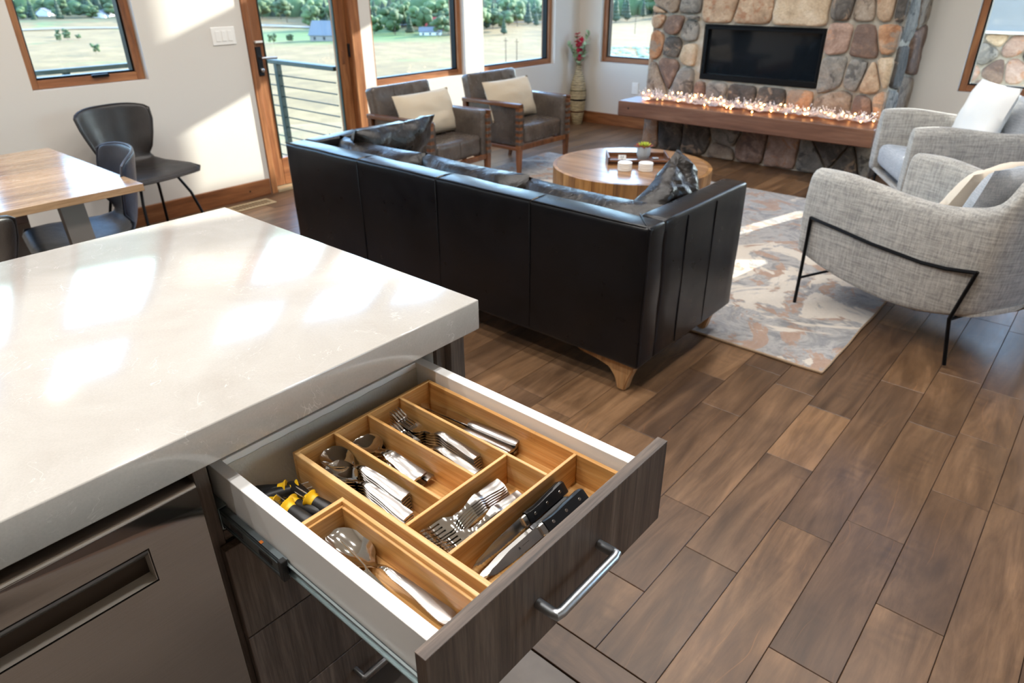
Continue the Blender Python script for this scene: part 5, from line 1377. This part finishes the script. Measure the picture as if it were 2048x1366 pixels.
# ------------------------------------------------------------------ dining set
dt = empty('dining_table', 'rectangular dining table with light striped wood top and taupe metal legs', 'table', (-3.6, 0.25, 0.0))
TB = [-4.14, -4.02, -3.90, -3.77, -3.65, -3.52, -3.40, -3.29, -3.17, -3.05]
for a, c in zip(TB, TB[1:]): loc(B().box(a + 0.0004, c - 0.0004, -0.95, 1.158, 0.712, 0.742, 0.0012), -3.6, 0.25, 0).build('tabletop_board', MT['tableY'], dt, smooth=False)
loc(B().box(-3.95, -3.25, 0.66, 0.76, 0.63, 0.711, 0.002), -3.6, 0.25, 0).build('crossbeam', MT['mantel'], dt)
for (x, y) in ((-3.17, 0.90), (-4.02, 0.90), (-3.17, -0.7), (-4.02, -0.7)):
    sx = 0.09 if x > -3.6 else -0.09; sy = -0.0
    v = []
    for (z, dx) in ((0.711, 0.0), (0.0, sx)):
        v += [(x + dx * (1 if z == 0 else 0) + a * 0.02 + 3.6, y - 0.25 + b_ * 0.045, z) for a, b_ in ((-1, -1), (1, -1), (1, 1), (-1, 1))]
    B().raw(v, [[3, 2, 1, 0], [4, 5, 6, 7]] + [[i, (i + 1) % 4, 4 + (i + 1) % 4, 4 + i] for i in range(4)]).build('leg', MT['taup'], dt, smooth=False)
loc(B().box(-4.04, -3.15, 0.86, 0.94, 0.70, 0.7115, 0.001), -3.6, 0.25, 0).build('leg_plate', MT['taup'], dt)
def dchair(label, x, y, rz, mat='dch'):
    t = empty('dining_chair', label, 'chair', (x, y, 0), rz, 'dark leather bucket dining chairs')
    # profile: front edge -> seat -> back top; local +x = forward
    prof = [(0.235, 0.435, 0.205, 0.012), (0.22, 0.455, 0.225, 0.016), (0.12, 0.452, 0.235, 0.030), (0.0, 0.444, 0.232, 0.040), (-0.10, 0.442, 0.215, 0.050), (-0.165, 0.455, 0.190, 0.062), (-0.205, 0.495, 0.172, 0.070), (-0.225, 0.56, 0.182, 0.078), (-0.24, 0.64, 0.212, 0.085), (-0.252, 0.72, 0.236, 0.088), (-0.262, 0.785, 0.242, 0.082), (-0.268, 0.82, 0.222, 0.070)]
    g_ = []
    for (px, pz, hw, cv) in prof:
        row = []
        for j in range(13):
            v = -1 + j / 6
            lift = cv * abs(v) ** 2.2
            # seat curls up, back curls forward
            k_ = min(1, max(0, (pz - 0.445) / 0.12))
            drop = -0.02 * abs(v) ** 4 if pz > 0.80 else 0
            row.append((px + lift * k_ * 1.1, v * hw, pz + lift * (1 - k_) * 0.5 + drop))
        g_.append(row)
    sh = B().sheet(g_, 0.020).build('shell', MT[mat], t, ang=60); subsurf(sh, 2)
    ed = [r_[0] for r_ in g_] + g_[-1][1:-1] + [r_[-1] for r_ in g_[::-1]] + g_[0][1:-1][::-1]
    B().tube(ed + [ed[0]], 0.0062, 6).build('edge_piping', MT[mat], t)
    B().tube([g_[6][j] for j in range(13)], 0.004, 6).xf(Matrix.Translation((0.011, 0, 0.004))).build('waist_seam', MT[mat], t)
    for (fx, fy) in ((1, 1), (1, -1), (-1, 1), (-1, -1)):
        B().tube([(fx * 0.10, fy * 0.12, 0.432), (fx * 0.155, fy * 0.17, 0.30), (fx * 0.235, fy * 0.225, 0.0)], 0.009, 8).build('leg', MT['bmetal'], t)
    B().tube([(0.10, -0.12, 0.43), (0.10, 0.12, 0.43)], 0.008, 8).tube([(-0.10, -0.12, 0.43), (-0.10, 0.12, 0.43)], 0.008, 8).build('seat_brace', MT['bmetal'], t)
    return t
dchair('dark leather bucket chair with its back to the wall under the small window', -4.50, 1.74, math.radians(12))
dchair('leather bucket chair with painted blue sheen tucked under the far end of the dining table', -3.50, 1.03, math.radians(-100), 'dchb')
dchair('dark leather bucket chair at the left edge, beside the near side of the table', -2.94, 0.37, math.radians(178))

# ------------------------------------------------------------------ vase with branches
vx, vy = -4.79, 6.70
t = empty('floor_vase', 'tall woven striped floor vase standing in the far room corner', 'vase', (vx, vy, 0))
k = M('woven_vase_bands', srgb('8A7A5C'), 0.55); v = k.coord((1, 1, 1))
n_ = k.wave(k.coord((0.3, 0.3, 1)), 17, 3, 3, 2, 'BANDS', 'Z'); n2_ = k.noise(k.coord((1, 1, 12)), 14, 3)
k.set('Base Color', k.ramp(k.math('ADD', k.math('MULTIPLY', n_, 0.5), k.math('MULTIPLY', n2_, 0.6)), [(0.35, srgb('2F2820')), (0.5, srgb('8C7A58')), (0.7, srgb('CDBB93'))])); k.bump(n_, 0.4, 0.006); MT['vase'] = k.m
B().lathe([(0.05, 0), (0.058, 0.01), (0.072, 0.10), (0.088, 0.22), (0.094, 0.32), (0.085, 0.42), (0.06, 0.51), (0.036, 0.575), (0.030, 0.61), (0.040, 0.635), (0.033, 0.633), (0.024, 0.60)], n=32).build('vase_body', MT['vase'], t)
for z in (0.14, 0.27, 0.37): B().lathe([(0.001, z - 0.006), (interp([(0.1, 0.074), (0.22, 0.0905), (0.32, 0.0965), (0.42, 0.088)], z), z - 0.006), (interp([(0.1, 0.074), (0.22, 0.0905), (0.32, 0.0965), (0.42, 0.088)], z + 0.012), z + 0.006), (0.001, z + 0.006)], n=32).build('dark_band', MT['bmetal'] if z > 0.2 else MT['walnut'], t)
fl = empty('red_flower_branches', 'artificial green branches with red blossoms standing in the tall corner vase', 'flowers', (vx, vy, 0.585))
MT['fleaf'] = leafm('faux_leaf', '6F8F6B', 'A3B894'); MT['fred'] = plain('red_blossom', 'C2274A', 0.6)
rf = random.Random(21); stems = B(); blos = []; lme = B().sheet([[(0.036 * s, v_ * 0.010 * math.sin(PI * (0.1 + 0.85 * s)), 0.004 * s) for v_ in (-1, 0, 1)] for s in (0, .33, .66, 1)], 0.001).mesh('leaf'); lme.materials.append(MT['fleaf'])
b_ = B()
for q in range(5): b_.sheet([[(0.004 + 0.014 * s, v_ * 0.007 * math.sin(PI * (0.15 + 0.75 * s)), 0.006 * s) for v_ in (-1, 0, 1)] for s in (0, .5, 1)], 0.0015) if q == 0 else b_.sheet([[tuple((Matrix.Rotation(q * 2 * PI / 5, 3, 'Z') @ Vector((0.004 + 0.014 * s, v_ * 0.007 * math.sin(PI * (0.15 + 0.75 * s)), 0.006 * s)))) for v_ in (-1, 0, 1)] for s in (0, .5, 1)], 0.0015)
bme2 = b_.mesh('blossom'); bme2.materials.append(MT['fred'])
for i, (dx, dy, h, kd) in enumerate([(-0.02, -0.02, 0.36, 'r'), (0.0, 0.03, 0.30, 'r'), (0.03, -0.02, 0.27, 'r'), (0.015, 0.0, 0.22, 'r'), (-0.07, -0.13, 0.26, 'g'), (0.07, 0.08, 0.38, 'g'), (0.10, -0.04, 0.26, 'g'), (-0.03, -0.07, 0.20, 'g'), (0.05, 0.02, 0.16, 'g'), (-0.05, 0.0, 0.13, 'g')]):
    P0 = Vector((0, 0, -0.2)); P1 = Vector((dx * 0.15, dy * 0.15, 0.06)); P2 = Vector((dx, dy, h))
    pts = [P0, P1] + [P1.lerp(P2, s) + Vector((0, 0, 0.03 * math.sin(PI * s))) for s in (0.33, 0.66, 1)]
    stems.tube(pts, 0.0022, 5)
    for j in range(15):
        s = 0.1 + 0.9 * j / 14; p = P1.lerp(P2, s) + Vector((0, 0, 0.03 * math.sin(PI * s)))
        e = rf.random()
        if kd == 'r' and e < 0.75: o = link('blossom', bme2, fl); o.scale = (2.0,) * 3
        else: o = link('leaf', lme, fl); o.scale = (1.5,) * 3
        o.location = p; o.rotation_euler = (rf.uniform(-0.6, 0.6), rf.uniform(-1.2, 0.3), rf.uniform(0, 2 * PI))
stems.build('stems', MT['fleaf'], fl)

# ------------------------------------------------------------------ outdoors
SG = -30.0
k_ = 90
g_ = []
def gz(x, y):
    dd = math.hypot(x + 1, y - 2)
    base = interp([(0, -0.6), (12, -2.2), (60, -11), (170, SG), (700, SG), (1500, 35), (3200, 190), (6000, 220)], dd)
    return base + 2.2 * noise.noise(Vector((x / 90, y / 90, 0))) * min(1, dd / 80)
rads = [0, 8, 14, 24, 40, 65, 100, 140, 180, 240, 310, 400, 520, 680, 850, 1050, 1300, 1700, 2200, 3000, 4200]
vs = []; fs = []
na = 96
for r_ in rads:
    for j in range(na): a = 2 * PI * j / na; x = -1 + r_ * math.cos(a); y = 2 + r_ * math.sin(a); vs.append((x, y, gz(x, y)))
for i in range(len(rads) - 1):
    for j in range(na): fs.append([i * na + j, i * na + (j + 1) % na, (i + 1) * na + (j + 1) % na, (i + 1) * na + j])
b = B().raw(vs, fs); bmesh.ops.remove_doubles(b.bm, verts=b.bm.verts, dist=0.001)
gnd = b.build('ground', MT['meadow'], None, kind='structure')
# trees
def crown(seed, kind):
    rt = random.Random(seed); b = B()
    n = 16 if kind == 'd' else 6
    for i in range(n):
        t_ = bmesh.new(); bmesh.ops.create_icosphere(t_, subdivisions=1, radius=1.0)
        if kind == 'd':
            c = Vector((rt.uniform(-0.28, 0.28), rt.uniform(-0.28, 0.28), rt.uniform(0.32, 0.82))); sc = Vector((rt.uniform(.10, .21), rt.uniform(.10, .21), rt.uniform(.10, .18)))
        else:
            z = 0.15 + 0.14 * i; c = Vector((0, 0, z)); w_ = 0.24 * (1.02 - z); sc = Vector((w_, w_, 0.13))
        for v in t_.verts:
            v.co = Vector((v.co.x * sc.x, v.co.y * sc.y, v.co.z * sc.z)) * (1 + 0.35 * noise.noise(v.co * 3 + Vector((i, seed, 0)))) + c
        b.add(t_)
    return b.mesh('crown', ang=80)
def trunk(): return B().tube([(0, 0, -0.08), (0, 0, 0.35)], [0.02, 0.012], 6).mesh('trunk')
tk = trunk(); tk.materials.append(MT['bark'])
CR_ = []
for sd_ in range(3):
    c = crown(sd_, 'd'); c.materials.append(MT['decid']); CR_.append((c, 'd'))
for sd_ in range(2):
    c = crown(10 + sd_, 'c'); c.materials.append(MT['conif']); CR_.append((c, 'c'))
rt = random.Random(33)
def at_dir(az, dist): return -1 + dist * math.cos(az), 2 + dist * math.sin(az)
ntree = 0
TP = []
def tree(az, dist, h, kd=None):
    global ntree
    for _ in range(30):
        x, y = at_dir(az, dist)
        if all((x - a) ** 2 + (y - b_) ** 2 > (0.42 * (h + hh)) ** 2 for a, b_, hh in TP): break
        az += DEG(rt.uniform(-1.6, 1.6)); dist += rt.uniform(-6, 12)
    TP.append((x, y, h))
    c, k2 = rt.choice([q for q in CR_ if kd is None or q[1] == kd])
    x, y = at_dir(az, dist)
    nm = 'valley_tree' if k2 == 'd' else 'valley_conifer'
    o = bpy.data.objects.new(nm, None); COL.objects.link(o); o.location = (x, y, gz(x, y)); o.scale = (h * rt.uniform(.8, 1.3), h * rt.uniform(.8, 1.3), h); o.rotation_euler = (0, 0, rt.uniform(0, 6))
    o['label'] = 'distant leafy green tree in the valley beyond the windows' if k2 == 'd' else 'distant dark conifer in the valley beyond the windows'
    o['category'] = 'tree'; o['group'] = 'leafy trees in the valley' if k2 == 'd' else 'conifers in the valley'
    link('crown', c, o); link('trunk', tk, o); ntree += 1
DEG = math.radians
for i in range(150):      # tree belt across the valley
    ad = rt.uniform(118, 178); dist = interp([(118, 610), (128, 560), (136, 455), (141, 470), (147, 640), (160, 740), (180, 760)], ad) + abs(rt.gauss(0, 40)); tree(DEG(ad), dist, rt.uniform(12, 19))
for i in range(40): tree(DEG(rt.uniform(127, 141)), rt.uniform(450, 560), rt.uniform(9, 15))
for i in range(16): tree(DEG(rt.uniform(112, 124)), rt.uniform(600, 680), rt.uniform(12, 18))
tree(DEG(160.2), 404, 5.5, 'd'); tree(DEG(147.4), 425, 5, 'd'); tree(DEG(148.6), 415, 6, 'd'); tree(DEG(157.5), 455, 5, 'd'); tree(DEG(143.0), 410, 5, 'd')
for i in range(7): tree(DEG(rt.uniform(158, 165)), rt.uniform(480, 560), rt.uniform(3, 5), 'd')
# forested hillside behind, nobody could count
for fi, (fn, fm, cnt) in enumerate((('hillside_forest', 'conif', 4200), ('hillside_woodland', 'decid', 2600))):
    b = B()
    for i in range(cnt):
        azd_ = rt.uniform(100, 190)
        d0 = interp([(100, 700), (122, 690), (128, 640), (136, 560), (141, 570), (147, 720), (160, 800), (190, 820)], azd_)
        az = DEG(azd_); dist = d0 + 2400 * rt.random() ** 1.9
        x, y = at_dir(az, dist); z = gz(x, y); h = rt.uniform(9, 16) * (1 + dist / 3000); w_ = h * (rt.uniform(.22, .34) if fi == 0 else rt.uniform(.4, .6))
        m_ = 5; ph = rt.random(); k1 = 0.55 if fi == 0 else 0.95; zt_ = 0.5 if fi == 0 else 0.72
        v = [(x, y, z + h)] + [(x + w_ * k1 * math.cos(2 * PI * (j + ph) / m_), y + w_ * k1 * math.sin(2 * PI * (j + ph) / m_), z + h * zt_ * rt.uniform(.9, 1.1)) for j in range(m_)] + [(x + w_ * (1 if fi == 0 else .75) * math.cos(2 * PI * (j + ph) / m_), y + w_ * (1 if fi == 0 else .75) * math.sin(2 * PI * (j + ph) / m_), z) for j in range(m_)]
        b.raw(v, [[0, 1 + j, 1 + (j + 1) % m_] for j in range(m_)] + [[1 + j, 1 + m_ + j, 1 + m_ + (j + 1) % m_, 1 + (j + 1) % m_] for j in range(m_)])
    b.build(fn, MT[fm], None, smooth=True, ang=80, kind='stuff', label=('dark conifer forest' if fi == 0 else 'lighter leafy woodland') + ' covering the hillside beyond the valley', category='forest')
# sage bushes near the house
sg_ = B()
for i in range(260):
    az = DEG(rt.uniform(113, 127)); dist = rt.uniform(300, 380); x, y = at_dir(az, dist); z = gz(x, y)
    t_ = bmesh.new(); bmesh.ops.create_icosphere(t_, subdivisions=1, radius=1.0)
    s_ = rt.uniform(0.9, 2.2)
    for v in t_.verts: v.co = Vector((v.co.x * s_ * 1.3, v.co.y * s_ * 1.3, v.co.z * s_ * 0.7)) + Vector((x, y, z + 0.2))
    sg_.add(t_)
sg_.build('sagebrush', MT['sage'], None, kind='stuff', label='scattered pale sagebrush on the dry slope below the house', category='bushes')
# buildings in the valley
MT['hroof'] = plain('grey_shingle_roof', '6F7175', 0.8); MT['hwall'] = plain('weathered_wall', '8A8078', 0.9); MT['hwhite'] = plain('white_siding', 'E8E6E2', 0.8); MT['hred'] = plain('red_barn_siding', 'A83A36', 0.8); MT['hglass'] = plain('dark_window', '2A3036', 0.2)
def house(name, label, cat, az, dist, w_, d_, h, rh, rz, wm, rm='hroof', nwin=3):
    x, y = at_dir(DEG(az), dist); t = empty(name, label, cat, (x, y, gz(x, y) - 0.3), rz)
    B().box(-w_ / 2, w_ / 2, -d_ / 2, d_ / 2, 0, h).raw([(-w_ / 2, -d_ / 2, h), (-w_ / 2, d_ / 2, h), (-w_ / 2, 0, h + rh), (w_ / 2, -d_ / 2, h), (w_ / 2, d_ / 2, h), (w_ / 2, 0, h + rh)], [[0, 1, 2], [3, 5, 4]]).build('walls', MT[wm], t, smooth=False)
    for s_ in (-1, 1):
        o_ = 0.6
        B().sheet([[(-w_ / 2 - o_, s_ * (d_ / 2 + o_), h - rh * o_ / (d_ / 2) + 0.25), (w_ / 2 + o_, s_ * (d_ / 2 + o_), h - rh * o_ / (d_ / 2) + 0.25)], [(-w_ / 2 - o_, 0, h + rh + 0.25), (w_ / 2 + o_, 0, h + rh + 0.25)]], 0.3).build('roof', MT[rm], t, smooth=False)
    for i in range(nwin):
        xx = -w_ / 2 + w_ * (i + 0.5) / nwin
        for s_ in (-1, 1): B().box(xx - 0.6, xx + 0.6, s_ * d_ / 2 - 0.06, s_ * d_ / 2 + 0.06, h * .35, h * .75).build('house_window', MT['hglass'], t, smooth=False)
    return t

house('valley_house', 'grey shingled house with a tall steep roof standing on green lawn, seen through the door', 'house', 144.6, 428, 17, 12, 4.0, 6.5, 0.5, 'hwall')
house('valley_barn', 'red roofed barn beyond the trees, seen through the wide window', 'barn', 136.2, 505, 18, 10, 4, 4.5, 0.6, 'hred', 'hred')
house('valley_shed', 'low grey roofed shed in front of the red barn', 'shed', 137.0, 466, 13, 8, 2.6, 2.2, 0.7, 'hwhite')
for az, dist, lb in ((139.1, 700, 'white house among the trees left of the red barn'), (144.4, 900, 'white house high on the valley side above the grey house'), (147.6, 860, 'long pale house among trees at the top of the door glass'), (159.0, 760, 'small white house at the tree line in the small left window'), (141.0, 760, 'white cottage between trees left of the wide window'), (162.2, 790, 'white cottage at the left end of the tree line')):
    house('valley_house', lb, 'house', az, dist, 22, 10, 4.5, 3, 0.4 + az, 'hwhite')
for (u, dist, lb) in ((131.34, 300, 'left of the two utility poles in the dry field'), (130.49, 292, 'right of the two utility poles in the dry field'), (121.5, 470, 'utility pole seen through the window left of the fireplace')):
    x, y = at_dir(DEG(u), dist); t = empty('utility_pole', lb, 'pole', (x, y, gz(x, y)))
    B().tube([(0, 0, -0.5), (0, 0, 11)], [0.22, 0.15], 8).build('pole', MT['bark'], t); B().box(-1.2, 1.2, -0.08, 0.08, 9.8, 10.0).build('crossarm', MT['bark'], t)
b = B(); g_ = []
for i in range(41):
    az = 128 + 45 * i / 40; x, y = at_dir(DEG(az), 590 - 40 * math.sin(i * .15)); x2, y2 = at_dir(DEG(az), 598 - 40 * math.sin(i * .15)); g_.append([(x, y, gz(x, y) + .5), (x2, y2, gz(x2, y2) + .5)])
b.sheet(g_, 0.3).build('country_road', plain('road_surface', '8C8B88', 0.9), None, kind='structure')

# deck and railing outside the door
DZ = -0.12
deck = empty('wooden_deck', 'wooden deck boards outside the glazed entry door', 'deck', (-5.9, 1.5, DZ))
MT['deckw'] = wood('deck_board_wood', '7A6450', '9A836B', 'B09A80', 'Y', 0.6, 0.7, vary=0.1)
for i in range(12):
    x = -6.86 + i * 0.145; B().box(x + 5.9, x + 0.14 + 5.9, -4.1, 2.25, -0.03, 0, 0.003).build('deck_board', MT['deckw'], deck, smooth=False)
rl = empty('deck_railing', 'dark green metal deck railing with horizontal cables and a flat top rail', 'railing', (-6.0, 3.70, DZ))
Rr = lambda b, nm, mt='rail': b.xf(Matrix.Translation((6.0, -3.70, -DZ))).build(nm, MT[mt], rl)
Rr(B().box(-6.86, -5.12, 3.66, 3.735, 0.815, 0.85, 0.004), 'top_rail'); Rr(B().box(-6.86, -6.79, -2.6, 3.655, 0.815, 0.85, 0.004), 'top_rail')
for (x, y) in ((-6.02, 3.70), (-6.825, 3.70), (-6.825, 2.21), (-6.825, 0.7), (-6.825, -0.9)): Rr(B().box(x - 0.025, x + 0.025, y - 0.025, y + 0.025, DZ - 0.3, 0.8145, 0.003), 'post')
for i in range(9):
    z = -0.02 + i * 0.092
    Rr(B().tube([(-6.82, 3.70, z), (-5.16, 3.70, z)], 0.0055, 6), 'cable'); Rr(B().tube([(-6.825, -2.6, z), (-6.825, 3.70, z)], 0.0055, 6), 'cable')

# neighbouring wing seen through the window right of the fireplace
nb = empty('outside_wing', 'grey sided building with stone base outside the window right of the fireplace', 'building', (-1.5, 9.3, 0))
MT['siding'] = plain('blue_grey_siding', '8A9399', 0.8)
B().box(-1.0, 0.76, -0.3, 3.0, 0.99, 3.4).build('siding', MT['siding'], nb, smooth=False)
B().box(-1.0, 0.78, -0.33, 3.0, 0.965, 0.99).build('ledge', MT['hwhite'], nb, smooth=False)
B().box(-1.0, 0.76, -0.26, 3.0, -1.5, 0.965).build('stone_backing', MT['mortar'], nb, smooth=False)
stones_region(scatter(-1.0, 0.76, 0.2, 0.96, 34), -1.0, 0.76, 0.1, 0.962, lambda u, z, dd: Vector((u, -0.26 - dd, z)), 0.03, 0.008, nb)

# unseen tall cabinets added along the rear wall to darken steel and leather reflections
kc = empty('reflection_cabinets', 'unseen run of tall dark taupe cabinets added along the rear wall for dark reflections', 'cabinet', (-1.2, YR + 0.002, 0))
for i in range(11):
    x = -3.5 + i * 0.56
    B().box(x, x + 0.558, 0.0, 0.6, 0.1, 2.35).build('carcass', MT['lamZ'], kc, smooth=False)
    B().box(x + 0.003, x + 0.555, 0.601, 0.62, 0.105, 2.345, 0.001).build('cabinet_door', MT['lamZ'], kc, smooth=False)
